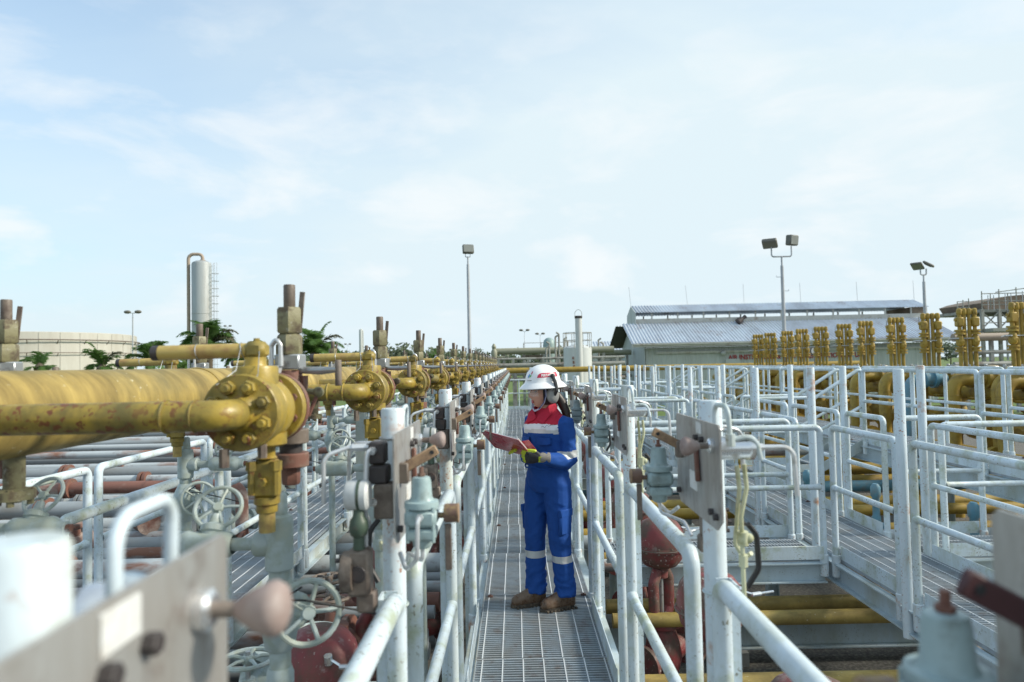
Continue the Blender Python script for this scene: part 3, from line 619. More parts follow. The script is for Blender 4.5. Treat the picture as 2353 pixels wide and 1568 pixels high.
    m.cyl((.02, y-.025, -.29), (.02, y-.045, -.29), .012, n=6); m.build('drain_valve', 'yellow_paint', t)
    m = MB(); m.cyl((.02, y, -.372), (.02, y, -.425), .021, n=14); m.build('drain_nipple', 'yellow_lever', t)
    m = MB(); m.cyl((-.03, -.02, -.19), (-.03, -.02, -.235), .012, n=6); m.cyl((.03, .07, -.19), (.03, .07, -.225), .011, n=6); m.build('plug', 'brown_steel', t)
    return t
def make_choke(s):
    t = ethings('choke_valve', '', 'choke valve', 0, 0, -0.37, 0, 'rusty choke valves behind the ball valves')
    m = MB(); m.lathe([(.0160, .185), (.0175, .187), (.0175, .252), (.0160, .256), (.0005, .256)], (0, 0, 0), n=14); m.build('stem', 'brown_steel', t)
    hx = MB(); hx.lathe([(.034, .108), (.039, .114), (.039, .180), (.034, .187)], (0, 0, 0), n=6, a0=.3); hx.build('upper_hex', 'olive_hex', t)
    hx = MB(); hx.lathe([(.033, .044), (.0375, .049), (.0375, .098), (.033, .104), (.028, .108)], (0, 0, 0), n=6, a0=.1); hx.build('lower_hex', 'olive_hex', t)
    m = MB(); m.box((.002, 0, .022), (.075, .06, .046), bev=.004); m.build('yoke_block', 'steel_grey', t)
    m = MB(); m.box((.031, .01, .172), (.016, .005, .125), Matrix.Rotation(.10, 3, 'Y'), .001); m.build('strap', 'brown_steel', t)
    m = MB(); m.lathe([(.034, -.002), (.036, -.02), (.036, -.085), (.030, -.10), (.030, -.18)][::-1], (0, 0, 0), n=18); m.box((.0, 0, -.155), (.06, .06, .045), bev=.008); m.build('choke_body', 'rust_red', t)
    m = MB(); m.lathe([(.050, -.222), (.0525, -.219), (.0525, -.183), (.050, -.180)], (0, 0, 0), n=24); m.build('upper_flange', 'brown_steel', t)
    m = MB(); m.cyl((0, 0, -.25), (0, 0, -.22), .033, n=16); m.build('gasket', 'dark_steel', t)
    m = MB(); m.lathe([(.050, -.292), (.0525, -.289), (.0525, -.253), (.050, -.250)], (0, 0, 0), n=24); m.build('lower_flange', 'rust_red', t)
    m = MB(); m.lathe([(.024, -.345), (.027, -.340), (.027, -.298), (.024, -.292)], (0, 0, 0), n=6); m.build('lower_nut', 'rust_red', t)
    m = MB(); m.tube([(.0, 0, -.09), (.0, -.04, -.105), (.0, -.07, Z0)], .034, 12); m.build('inlet_neck', 'rust_red', t)
    m = MB(); m.tube([(.03, 0, -.003), (.10, -.01, -.006), (.155, -.015, -.004)], [.0105, .0125, .008], 10); m.build('side_rod', 'steel_grey', t)
    m = MB(); m.lathe([(.008, -.052), (.010, -.05), (.010, .022), (.008, .025)], (.155, -.015, 0), n=12); m.build('side_grip', 'brown_steel', t)
    m = MB(); m.cyl((.045, 0, -.02), (.045, 0, -.13), .011, n=8); m.tube([(.085, .0, -.075), (.06, -.01, -.14)], .006, 8); m.build('red_link', 'rust_red', t)
    m = MB(); m.ball((.088, .0, -.07), .0165, 12, 8); m.cyl((.05, .0, -.066), (.085, 0, -.07), .009, n=8); m.build('ball_grip', 'olive_hex', t)
    m = MB(); m.tube([(-.045, -.03, -.01), (-.045, -.03, .072), (-.025, -.035, .092), (-.013, -.035, .072), (-.013, -.035, .01)], .0075, 10, .016); m.cyl((-.03, -.03, -.01), (-.03, -.03, .012), .018, n=8); m.build('sample_tube', 'tube_steel', t)
    return t
def handwheel(t, c, ax, R, matn='grey_pipe', spokes=5):
    c = Vector(c); u, w, a = frame(ax)
    m = MB(); m.torus(c, a, R, R*.10, 28, 8); hw = m.build('handwheel', matn, t)
    m = MB(); m.lathe([(R*.22, -R*.14), (R*.26, 0), (R*.20, R*.16)], c, a, 12); m.build('hub', matn, hw)
    for k in range(spokes):
        d = u*cos(2*pi*k/spokes) + w*sin(2*pi*k/spokes)
        m = MB(); m.tube([c+d*R*.15, c+d*R*.55+a*R*.06, c+d*R*.97], R*.075, 6); m.build('spoke', matn, hw)
    return hw
def make_riser(s):
    t = ethings('riser_pipe', '', 'pipe', 0, 0, GROUND, 0, 'grey valve risers under the yellow valves')
    x, y = .025, .20
    m = MB(); m.lathe([(.0285, GROUND), (.0285, -.44)], (x, y, 0), n=16); m.build('pipe', 'grey_pipe', t)
    m = MB(); m.lathe([(.034, -.545), (.038, -.54), (.038, -.415), (.034, -.40), (.024, -.395), (.022, -.345), (.016, -.335), (.0005, -.335)], (x, y, 0), n=18, cap=False)
    m.lathe([(.030, .02), (.034, .03), (.034, .062), (.030, .066)], (x, y, -.475), (-s, 0, 0), 16); m.build('tee', 'grey_pipe', t)
    m = MB(); m.cyl((x-s*.06, y, -.475), (x-s*.14, y, -.475), .018, n=12); m.build('branch', 'grey_pipe', t)
    m = MB(); m.lathe([(.026, .125), (.034, .135), (.036, .16), (.036, .24), (.038, .25), (.034, .265), (.026, .275), (.022, .285), (.022, .30), (.001, .30)], (x, y, -.475), (-s, 0, 0), 16, cap=False)
    m.lathe([(.028, 0), (.028, .03), (.034, .035), (.034, .05), (.016, .06), (.012, .085)], (x-s*.19, y, -.475), (0, .5, .86), 14); m.build('gate_valve', 'grey_pipe', t)
    handwheel(t, (x-s*.19, y+.055, -.385), (.15*s, -.78, .62), .062)
    m = MB(); m.cyl((x-s*.30, y, -.475), (x-s*.315, y, -.475), .013, n=6); m.build('end_plug', 'rust_red', t)
    m = MB(); m.lathe([(.032, -.76), (.040, -.75), (.046, -.715), (.062, -.675), (.062, -.635), (.046, -.60), (.034, -.575), (.030, -.57)], (x, y, 0), n=18)
    m.lathe([(.040, .02), (.045, .05), (.048, .075), (.040, .08), (.020, .088), (.016, .12)], (x, y, -.65), (.75, -.55, .1), 16); m.build('globe_valve', 'grey_pipe', t)
    d = Vector((.75, -.55, .1)).normalized()
    handwheel(t, Vector((x, y, -.65)) + d*.125, (.42, -.9, .12), .080)
    m = MB(); m.lathe([(.034, -.86), (.036, -.85), (.036, -.82), (.031, -.805)], (x, y, 0), n=14); m.build('coupling', 'grey_pipe', t)
    m = MB(); m.tube([(x+.08, y-.06, -.575), (x+.02, y-.05, -.61), (x+.1, y-.09, -.60), (x+.22, y-.05, -.64), (x+.30, y-.02, -.67)], .003, 6, .02); m.build('strap_cord', 'black_rubber', t)
    return t
NV = 18
VY = [1.68 + 1.38*k for k in range(-1, 17)]
for s, X, side in ((1, VX, 'walkway'), (-1, MX, 'far')):
    v = make_valve(s); ys = VY[1:] if s > 0 else [y+.24 for y in VY[1:]]
    n = len(ys)
    w = 'on the walkway side of the header' if s > 0 else 'beyond the header'
    place_copies(v, [((X, y, -.45), 0) for y in ys], ['flanged yellow ball valve %s, %s from the camera' % (w, ORD[k]) for k in range(n)])
    c = make_choke(s)
    place_copies(c, [((X + (.0 if s > 0 else .02*sin(k*2.1)), y+.38, -.37), random.uniform(-.25, .25)) for k, y in enumerate(ys)], ['rusty hexagonal choke valve %s, %s from the camera' % (w, ORD[k]) for k in range(n)])
    r = make_riser(s)
    place_copies(r, [((X, y, GROUND), 0) for y in ys], ['pale grey riser pipe %s, %s from the camera' % (w, ORD[k]) for k in range(n)])
# header pipe
t = thing('header_pipe', 'thick weathered yellow header pipe running the length of the left valve row', 'pipe', (HX, 12.5, Z0))
m = MB(); m.lathe([(.117, -14.0), (.117, 13.2)], (0, 0, 0), (0, 1, 0), 40); m.build('pipe', 'yellow_header', t)
for y in (-9.6, -5.2, 0.4, 5.7):
    m = MB(); m.torus((0, y, 0), (0, 1, 0), .117, .005, 36, 6); m.build('weld_bead', 'yellow_header', t)
for k in range(9):
    y = -10.65 + 2.76*k
    m = MB(); m.lathe([(.026, 0), (.026, .10), (.050, .105), (.050, .13)], (0, y, -.10), (0, 0, -1), 18)
    for q in range(4): m.cyl((.037*cos(q*pi/2+.4), y+.037*sin(q*pi/2+.4), -.245), (.037*cos(q*pi/2+.4), y+.037*sin(q*pi/2+.4), -.20), .009, n=6)
    m.build('drain_flange', 'olive_hex', t)
    if k == 0: continue
    m = MB(); m.box((0, y+1.38, -.5), (.08, .08, .76)); m.box((0, y+1.38, -.125), (.18, .10, .012)); m.build('support', 'beam_paint', t, smooth=False)
# cross pipe at the far end
t = thing('cross_pipe', 'yellow pipe crossing behind the worker at helmet height', 'pipe', (4.0, 26.6, -.235))
m = MB(); m.lathe([(.108, -6.5), (.108, 9.5)], (0, 0, 0), (1, 0, 0), 24); m.build('pipe', 'yellow_far', t)
for x in (-4, 0, 4, 8):
    m = MB(); m.box((x, 0, -1.38), (.12, .12, 2.56)); m.build('support', 'far_steel', t, smooth=False)

# ================================================================== red diaphragm actuators beside the walkway
def make_actuator():
    t = ethings('diaphragm_actuator', '', 'actuator', 0, 0, GROUND, 0, 'dark red diaphragm actuators along the walkway')
    m = MB(); m.lathe([(.205, -1.475), (.205, -1.465), (.196, -1.462), (.194, -1.40), (.178, -1.335), (.140, -1.285), (.080, -1.256), (.0005, -1.248)], (0, 0, 0), n=32, cap=False); m.build('upper_dome', 'red_actuator', t)
    m = MB(); m.lathe([(.205, -1.478), (.205, -1.490), (.190, -1.494), (.176, -1.56), (.130, -1.62), (.060, -1.645), (.055, -1.72)], (0, 0, 0), n=32, cap=False); lo = m.build('lower_dome', 'red_actuator', t)
    m = MB(); m.torus((0, 0, -1.477), (0, 0, 1), .206, .004, 36, 6); m.build('seam', 'brown_steel', t)
    for k in range(12):
        a = k*pi/6; m = MB(); m.cyl((.196*cos(a), .196*sin(a), -1.50), (.196*cos(a), .196*sin(a), -1.452), .009, n=6); m.build('bolt', 'brown_steel', t)
    for s_ in (-1, 1):
        m = MB(); m.tube([(s_*.05, 0, -1.66), (s_*.11, 0, -1.75), (s_*.11, 0, -1.98), (s_*.05, 0, -2.06)], .042, 10, .04); m.build('yoke', 'red_actuator', t)
    m = MB(); m.cyl((0, 0, -1.7), (0, 0, -2.1), .016, n=10); m.build('stem', 'steel_grey', t)
    m = MB(); m.lathe([(.07, -2.05), (.14, -2.06), (.14, -2.10), (.10, -2.12), (.13, -2.22), (.15, -2.34), (.12, -2.46), (.06, -2.52)], (0, 0, 0), n=24)
    m.lathe([(.08, -.30), (.15, -.30), (.15, -.265), (.09, -.26), (.10, 0), (.09, .26), (.15, .265), (.15, .30), (.08, .30)], (0, 0, -2.33), (1, 0, 0), 24); m.build('valve_body', 'red_actuator', t)
    for k in range(6):
        a = k*pi/3; m = MB(); m.cyl((.118*cos(a), .118*sin(a), -2.11), (.118*cos(a), .118*sin(a), -2.02), .016, n=6); m.build('cap_bolt', 'red_actuator', t)
    m = MB(); m.tube([(.10, -.16, -1.34), (.16, -.19, -1.36), (.30, -.20, -1.36)], .007, 8, .02); m.cyl((.09, -.155, -1.36), (.09, -.165, -1.32), .020, n=8); m.cyl((.15, -.19, -1.36), (.21, -.195, -1.36), .012, n=6); m.build('air_fitting', 'bright_steel', t)
    m = MB(); m.cyl((0, 0, -2.5), (0, 0, GROUND), .05, n=12); m.build('stand', 'grey_pipe', t)
    return t
ac = make_actuator()
sp = [((1.13, 2.72 + 1.405*k, GROUND), 0.4*k) for k in range(9)] + [((-.98, 3.35 + 1.39*k, GROUND), 0.3*k) for k in range(8)]
lb = ['dark red domed actuator low on the right of the walkway, %s from the camera' % ORD[k] for k in range(9)] + ['dark red domed actuator low on the left of the walkway, %s from the camera' % ORD[k] for k in range(8)]
place_copies(ac, sp, lb)

# ================================================================== pipes running crosswise under the decks
def cross_run(x0, x1, y, z, r, mt, label, group):
    t = thing('pipe_run', label, 'pipe', ((x0+x1)/2, y, z), 0, group); L = x1-x0
    m = MB(); m.lathe([(r, -L/2), (r, L/2)], (0, 0, 0), (1, 0, 0), 18); m.build('pipe', mt, t)
    return t
rnd = random.Random(11)
mts = ['pipe_white_rust', 'pipe_grey', 'pipe_rust', 'pipe_white_rust', 'pipe_grey', 'pipe_white_rust']
y = 2.6; k = 0
while y < 27:                                        # the dense layer that passes under the left walkway
    r = rnd.choice([.055, .07, .085, .11]); z = -2.06 + rnd.uniform(-.10, .04)
    t = cross_run(-13.0, -.72, y, z, r, mts[k % 6], 'weathered low pipe under the left walkway, %s from the camera' % ORD[k], 'weathered pipes on the left')
    if k % 2 == 1:
        for j in range(3):
            xx = rnd.uniform(-1.5, 3.6); m = MB(); m.lathe([(r+.05, -.06), (r+.05, -.015), (r+.02, -.015), (r+.02, .015), (r+.05, .015), (r+.05, .06)], (xx, 0, 0), (1, 0, 0), 18); m.build('flange', rnd.choice(['rust_red', 'brown_steel', 'pipe_grey']), t)
    if k % 3 == 2:
        xx = rnd.uniform(-.5, 3.4); m = MB(); m.lathe([(r+.03, -.10), (r+.03, .10)], (xx, 0, 0), (1, 0, 0), 16); m.lathe([(.05, 0), (.05, r+.05), (.10, r+.06), (.10, r+.10), (.02, r+.11), (.02, r+.16)], (xx, 0, 0), n=16); m.torus((xx, 0, r+.20), (0, 1, 0), .045, .010, 14, 6); m.build('sphere_hatch', rnd.choice(['brown_steel', 'rust_red']), t)
    y += r*2 + rnd.uniform(.16, .42); k += 1
y = 3.0; k = 0
while y < 12:                                         # a deeper layer, seen through the gaps
    r = rnd.choice([.07, .09, .11])
    cross_run(-9.5, -.8, y, -2.48 + rnd.uniform(-.1, .1), r, ['pipe_grey', 'pipe_white_rust', 'pipe_grey', 'pipe_rust'][k % 4], 'dull pipe lying near the ground on the left, %s from the camera' % ORD[k], 'lowest pipes on the left')
    y += r*2 + rnd.uniform(.25, .6); k += 1
y = 7.6; k = 0
while y < 24:                                         # raised pipes beyond the left walkway that bend down before it
    r = rnd.choice([.06, .075, .09]); z = -1.45 + rnd.uniform(-.12, .12); x1 = -3.3 - rnd.uniform(0, .5)
    t = thing('bent_pipe', 'raised rusty pipe bending down beyond the left walkway, %s from the camera' % ORD[k], 'pipe', (x1, y, -2.0), 0, 'raised pipes beyond the left walkway')
    m = MB(); m.tube([(-9.5, 0, z+2.0), (0, 0, z+2.0), (0, 0, -.75)], r, 16, r*2.2); m.build('pipe', mts[(k+1) % 6], t)
    m = MB(); m.lathe([(r+.045, -.05), (r+.045, -.012), (r+.015, -.012), (r+.015, .012), (r+.045, .012), (r+.045, .05)], (-1.1-rnd.uniform(0, 2), 0, z+2.0), (1, 0, 0), 18); m.build('flange', 'rust_red', t)
    y += r*2 + rnd.uniform(.35, .8); k += 1
# isolation valves with handwheels scattered over the low pipes
def make_iso(mt, wm):
    t = thing('isolation_valve', '', 'valve', (0, 0, 0), 0, 'isolation valves on the low pipes')
    m = MB(); m.lathe([(.10, -.17), (.14, -.17), (.14, -.13), (.09, -.12), (.11, 0), (.09, .12), (.14, .13), (.14, .17), (.10, .17)], (0, 0, 0), (1, 0, 0), 18); m.build('body', mt, t)
    m = MB(); m.lathe([(.08, .05), (.08, .16), (.115, .17), (.115, .21), (.05, .22), (.035, .30)], (0, 0, 0), n=16); m.build('bonnet', mt, t)
    m = MB(); m.cyl((0, 0, .30), (0, 0, .44), .014, n=8); m.build('stem', 'steel_grey', t)
    handwheel(t, (0, 0, .40), (0, 0, 1), .13, wm)
    return t
iv = [make_iso('pipe_rust', 'brown_steel'), make_iso('grey_pipe', 'grey_pipe')]; rv = random.Random(21)
isp = [[], []]
for q in range(26):
    x = rv.uniform(-6.5, -3.25) if q % 3 else rv.uniform(-1.55, -.95); isp[q % 2].append(((x, rv.uniform(3.2, 15), -1.98 + rv.uniform(-.05, .08)), rv.uniform(0, 3.1)))
for q in range(2):
    isp[q].sort(key=lambda a: a[0][1])
    place_copies(iv[q], isp[q], ['%s isolation valve with handwheel on the low pipes at left, %s from the camera' % (['rusty', 'pale grey'][q], ORD[i]) for i in range(len(isp[q]))])
y = 4.45; k = 0
for y, z, r, mt in ((4.10, -2.22, .070, 'pipe_white_rust'), (4.52, -2.10, .062, 'yellow_header'), (4.95, -2.40, .08, 'pipe_grey'), (5.42, -2.02, .056, 'yellow_header'), (5.82, -2.05, .060, 'yellow_header'), (6.2, -2.3, .07, 'pipe_grey'),
                    (6.75, -1.98, .06, 'pipe_white_rust'), (7.2, -2.05, .07, 'yellow_far'), (7.7, -2.0, .075, 'pipe_white_rust'), (8.2, -2.05, .08, 'yellow_far'), (8.8, -1.95, .07, 'yellow_far'), (9.5, -2.0, .09, 'yellow_far'),
                    (10.2, -1.9, .08, 'blue_paint'), (10.9, -1.95, .09, 'yellow_far'), (11.8, -1.9, .1, 'yellow_far'), (12.8, -1.9, .1, 'yellow_far'), (14, -1.9, .1, 'pipe_white_rust'), (15.5, -1.9, .1, 'yellow_far')):
    cross_run(0.72, 9.0, y, z, r, mt, 'pipe low between the middle and right walkways, %s from the camera' % ORD[k], 'low pipes on the right'); k += 1
for k, (y, x0, x1) in enumerate(((3.9, .8, 6.5), (6.5, .8, 8.0), (9.2, .8, 8.0))):
    t = thing('pipe_sleeper', 'pale steel beam on the ground carrying the right hand pipes, %s from the camera' % ORD[k], 'beam', ((x0+x1)/2, y+.2, -2.52))
    m = MB(); L = x1-x0; m.box((0, 0, 0), (L, .16, .012)); m.box((0, 0, -.12), (L, .01, .226)); m.box((0, 0, -.24), (L, .16, .012)); m.build('beam', 'beam_paint', t, smooth=False)
    for q in range(3): m = MB(); m.box((-L/2+L*(q+.5)/3, 0, -.312), (.3, .3, .128)); m.build('pad', 'concrete', t, smooth=False)
# ================================================================== yellow manifold beyond the raised deck
def make_manifold():
    t = ethings('manifold_unit', '', 'manifold', 0, 0, GROUND, 0, 'yellow manifold units beyond the raised deck')
    # string of small valves with a return pipe, twice
    for sx in (-1, 1):
        m = MB(); m.tube([(sx*.135, 0, -.30), (sx*.135, 0, .80), (sx*.045, .01, .80), (sx*.045, .01, -.30)], .033, 12, .03, 4); m.build('loop_pipe', 'yellow_far', t)
        for qx in (.135, .045): m = MB(); m.lathe([(.040, -.07), (.046, -.06), (.046, -.02), (.042, .03), (.022, .046)], (sx*qx, 0 if qx > .1 else .01, .80), n=10); m.build('elbow_fitting', 'yellow_far', t)
        for zf in (.12, .43):
            m = MB(); m.lathe([(.05, -.06), (.085, -.06), (.085, -.03), (.06, -.03), (.06, 0), (.085, 0), (.085, .03), (.05, .03)], (sx*.135, 0, zf), n=14); m.build('flange_pair', 'yellow_far', t)
        m = MB(); m.lathe([(.045, .16), (.068, .2), (.062, .30), (.045, .36)], (sx*.135, 0, 0), n=12); m.box((sx*.135, -.03, .25), (.10, .07, .05), bev=.01); m.build('check_valve', 'yellow_far', t)
        m = MB(); m.box((sx*.135, 0, .60), (.125, .12, .17), bev=.02); m.cyl((sx*.135-.085, 0, .64), (sx*.135+.075, 0, .64), .03, n=10); m.build('stop_valve', 'yellow_far', t)
        m = MB(); m.cyl((sx*.135-.085, -.02, .66), (sx*.135-.085, -.02, .78), .006, n=6); m.build('lever', 'far_steel', t)
    m = MB(); m.tube([(-.36, -.03, .285), (-.28, -.03, .30), (.13, -.03, .30)], .012, 8); m.cyl((-.30, -.03, .295), (-.18, -.03, .30), .02, n=8); m.build('impulse_line', 'steel_grey', t)
    # big elbows going down through the deck
    m = MB(); m.tube([(1.3, .1, -.44), (-.25, .1, -.44), (-.25, .1, GROUND)], .115, 18, .22, 8); m.build('elbow_pipe', 'yellow_far', t)
    m = MB(); m.tube([(1.3, .55, -.42), (.05, .55, -.42), (.05, .55, GROUND)], .115, 18, .22, 8); m.build('elbow_pipe', 'yellow_far', t)
    for y in (.1, .55):
        m = MB(); m.lathe([(.12, -.10), (.185, -.10), (.185, -.045), (.14, -.045), (.14, .045), (.185, .045), (.185, .10), (.12, .10)], (.42, y, -.43), (1, 0, 0), 20); m.build('flange', 'yellow_far', t)
        m = MB(); m.torus((-.25 if y < .3 else .05, y, -.72), (0, 0, 1), .116, .006, 20, 6); m.build('weld_bead', 'yellow_far', t)
    # gate valve below with black handwheel
    m = MB(); m.lathe([(.10, -1.8), (.12, -1.6), (.24, -1.45), (.26, -1.2), (.20, -1.0), (.24, -.98), (.24, -.93), (.10, -.92), (.08, -.75), (.12, -.73), (.12, -.68), (.05, -.67), (.05, -.56)], (.55, .32, 0), n=20); gv = m.build('gate_valve', 'yellow_far', t)
    m = MB(); m.box((.40, .32, -.80), (.42, .16, .05), bev=.01); m.box((.40, .32, -.90), (.46, .22, .05), bev=.01); m.box((.40, .32, -1.03), (.44, .2, .05), bev=.01); m.build('yoke_plate', 'yellow_far', t)
    m = MB(); m.torus((-.08, .34, -.78), (1, -.25, 0), .115, .014, 20, 6)
    for q in range(3):
        a = q*pi/3; m.tube([(-.08-.11*cos(a)*.24, .34-.11*cos(a)*.97, -.78-.11*sin(a)), (-.08+.11*cos(a)*.24, .34+.11*cos(a)*.97, -.78+.11*sin(a))], .009, 6)
    m.build('handwheel', 'black_rubber', t)
    m = MB(); m.lathe([(.11, 0), (.14, .05), (.14, .2), (.10, .26), (.07, .3)], (.1, .3, -1.28), (-.6, -.8, 0), 16); m.build('actuator_cap', 'yellow_far', t)
    m = MB(); m.cyl((.55, .32, GROUND), (.55, .32, -1.75), .10, n=14); m.build('down_pipe', 'yellow_far', t)
    for q in range(3):
        m = MB(); x = -.3+.3*q; m.cyl((x, 0, -.34), (x, 0, -.17), .022, n=8); m.box((x, 0, -.19), (.05, .04, .05), bev=.008); m.tube([(x, 0, -.2), (x+.1, -.02, -.2), (x+.22, 0, -.22)], .008, 6); m.build('needle_valve', 'steel_grey', t)
    return t
mu = make_manifold(); MXX = 8.2; NM = 12
spots = [((MXX + (0.04*sin(k*2.3)), 9.95 + 1.19*k, GROUND), .10*sin(k*1.7)) for k in range(NM)]
place_copies(mu, spots, ['yellow manifold unit with twin looped valve strings, %s from the camera' % ORD[k] for k in range(NM)])
for k, (x, z, r) in enumerate(((9.05, -1.35, .24), (8.75, -.72, .13), (9.4, -.42, .16), (8.0, -1.75, .15))):
    t = thing('manifold_header', ['thick low yellow header pipe behind the manifold valves', 'slim yellow header pipe behind the manifold elbows', 'high yellow header pipe joining the manifold elbows', 'lowest yellow header pipe in front of the manifold valves'][k], 'pipe', (x, 18, z), 0, 'yellow manifold headers')
    m = MB(); m.lathe([(r, -11.5), (r, 12)], (0, 0, 0), (0, 1, 0), 20); m.build('pipe', 'yellow_far', t)
    for q in range(12): m = MB(); m.lathe([(r+.06, -.05), (r+.06, .05)], (0, -10.5+2*q, 0), (0, 1, 0), 18); m.build('flange', 'yellow_far', t)
# one unit carries a blue spool; it lies over the third unit's elbow
t = thing('blue_spool', 'pale blue flanged pipe spool among the yellow manifold pipes', 'pipe spool', (MXX-.55, 13.0, -.44))
m = MB(); m.tube([(.5, 0, 0), (-.2, 0, 0), (-.2, 0, -1.6)], .10, 16, .2); m.build('pipe', 'blue_paint', t)
m = MB(); m.lathe([(.11, -.12), (.17, -.12), (.17, -.06), (.13, -.06), (.13, .06), (.17, .06), (.17, .12), (.11, .12)], (.18, 0, 0), (1, 0, 0), 20); m.build('flange', 'blue_paint', t)
for k, (x, y, z) in enumerate(((4.15, 8.0, -1.55), (4.55, 6.9, -1.55), (4.35, 5.2, -1.6), (3.95, 9.4, -1.6))):
    t = thing('blue_needle_valve', 'small pale blue flanged valve on the low yellow pipes, %s from the camera' % ORD[[3, 1, 0, 2].index([2, 1, 0, 3][k]) if False else k], 'valve', (x, y, z-.6), 0, 'blue valves on the low pipes')
    m = MB(); m.lathe([(.05, 0), (.05, .30), (.04, .32), (.04, .52), (.055, .54), (.055, .64), (.03, .68)], (0, 0, 0), n=14); m.build('body', 'blue_paint', t)
    m = MB(); m.lathe([(.06, .18), (.11, .18), (.11, .22), (.06, .22)], (0, 0, 0), n=16); m.build('flange', 'blue_paint', t)
    m = MB(); m.lathe([(.06, .12), (.11, .12), (.11, .165), (.06, .165)], (0, 0, 0), n=16); m.build('lower_flange', 'yellow_far', t)
# two transmitter clusters on posts, black with cables
for k, (xd, yd, Y) in enumerate(((2045, 880, 16.0), (2270, 868, 13.5))):
    p = at(xd, yd, Y); t = thing('transmitter', ['black instrument transmitter on a thin post before the shed wall', 'black instrument transmitter on a thin post near the right edge'][k], 'instrument', (p.x, p.y, DZ), 0, 'black transmitters among the manifold')
    zt = p.z - DZ
    m = MB(); m.cyl((0, 0, 0), (0, 0, zt), .03, n=10); m.build('post', 'far_steel', t)
    m = MB(); m.lathe([(.06, -.24), (.075, -.22), (.075, -.10), (.05, -.09), (.05, .09), (.075, .10), (.075, .22), (.06, .24)], (0, 0, zt+.06), (1, .1, 0), 16); m.ball((0, 0, zt+.13), .08, 12, 8); m.build('housing', 'black_rubber', t)
    for s_ in (-1, 1):
        m = MB(); m.tube([(s_*.2, 0, zt+.02), (s_*.22, -.03, zt-.2), (s_*.08, 0, zt-.5), (s_*.1, 0, 0.1)], .014, 8, .1); m.build('cable', 'black_rubber', t)

# ================================================================== shed with ridge vent, lettering and lightning rods
def wave_sheet(m, x0, x1, pts, pitch, amp, nrm):
    """trapezoid sheet: ribs run along pts (list of (y, z)), repeated over x; nrm = (y, z) offset direction of ribs"""
    xs = []; x = x0
    while x < x1-1e-6:
        for q, h_ in ((0, 0), (.38, 0), (.5, 1), (.72, 1), (.84, 0)):
            if x+q*pitch < x1: xs.append((x+q*pitch, h_))
        x += pitch
    xs.append((x1, 0)); n = len(xs); vs = []; fs = []
    for (y, z) in pts:
        for xx, h_ in xs: vs.append((xx, y+nrm[0]*amp*h_, z+nrm[1]*amp*h_))
    for j in range(len(pts)-1):
        for i in range(n-1): fs.append((j*n+i, j*n+i+1, (j+1)*n+i+1, (j+1)*n+i))
    m.add(vs, fs)
SY = 45.0
pe0, pe1 = at(1452, 790, SY), at(2212, 777, SY)
bx0, bx1 = pe0.x, pe1.x; ez = (pe0.z+pe1.z)/2; DEP = 11.0; rise = 2.2
t = thing('shed', 'long grey metal shed with corrugated roof and red lettering', 'building', ((bx0+bx1)/2, SY+DEP/2, GROUND)); c0 = Vector(((bx0+bx1)/2, SY+DEP/2, GROUND)); hw_ = (bx1-bx0)/2; E = ez-GROUND
m = MB(); wave_sheet(m, -hw_+1.0, hw_-1.3, [(-DEP/2+.75, 0), (-DEP/2+.75, E-.25)], .32, .025, (-1, 0)); m.build('front_wall', 'wall_sheet', t, smooth=False)
m = MB(); m.box((0, 0, (E-.3)/2), (2*hw_-2.6, DEP-1.6, E-.3)); m.build('wall_core', 'wall_sheet', t, smooth=False)
gx = -hw_+1.0
m = MB(); m.poly([(-DEP/2+.75, 0), (-DEP/2+.75, E-.1), (0, E+rise-.35), (DEP/2-.75, E-.1), (DEP/2-.75, 0)], .06, (gx, 0, 0), (0, 1, 0), (0, 0, 1)); m.build('gable_wall', 'wall_sheet', t, smooth=False)
sl_ = Vector((0, -DEP/2, -rise)); nn = (-rise/sl_.length*1.0, (DEP/2)/sl_.length)
m = MB(); wave_sheet(m, -hw_, hw_, [(-DEP/2, E), (-1.6, E+rise*(1-1.6/(DEP/2)))], .22, .06, nn); rf = m.build('roof', 'roof_sheet', t, smooth=False)
m = MB(); wave_sheet(m, -hw_, hw_, [(1.6, E+rise*(1-1.6/(DEP/2))), (DEP/2, E)], .22, .06, (-nn[0], nn[1])); m.build('back_roof', 'roof_sheet', t, smooth=False)
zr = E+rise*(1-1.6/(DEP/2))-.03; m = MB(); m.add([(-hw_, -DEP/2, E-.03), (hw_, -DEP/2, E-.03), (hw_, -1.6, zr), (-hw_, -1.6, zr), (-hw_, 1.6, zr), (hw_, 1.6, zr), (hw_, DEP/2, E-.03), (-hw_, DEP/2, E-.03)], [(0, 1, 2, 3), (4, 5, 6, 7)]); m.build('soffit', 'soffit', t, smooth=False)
m = MB(); m.box((0, -DEP/2-.03, E-.10), (2*hw_, .06, .22)); m.box((0, -DEP/2-.10, E-.02), (2*hw_-.2, .14, .10)); m.build('gutter', 'fascia', t, smooth=False)
m = MB(); m.box((.3, -DEP/2+.60, E-.60), (2*hw_-2.8, .10, .13)); m.build('cable_tray', 'fascia', t, smooth=False)
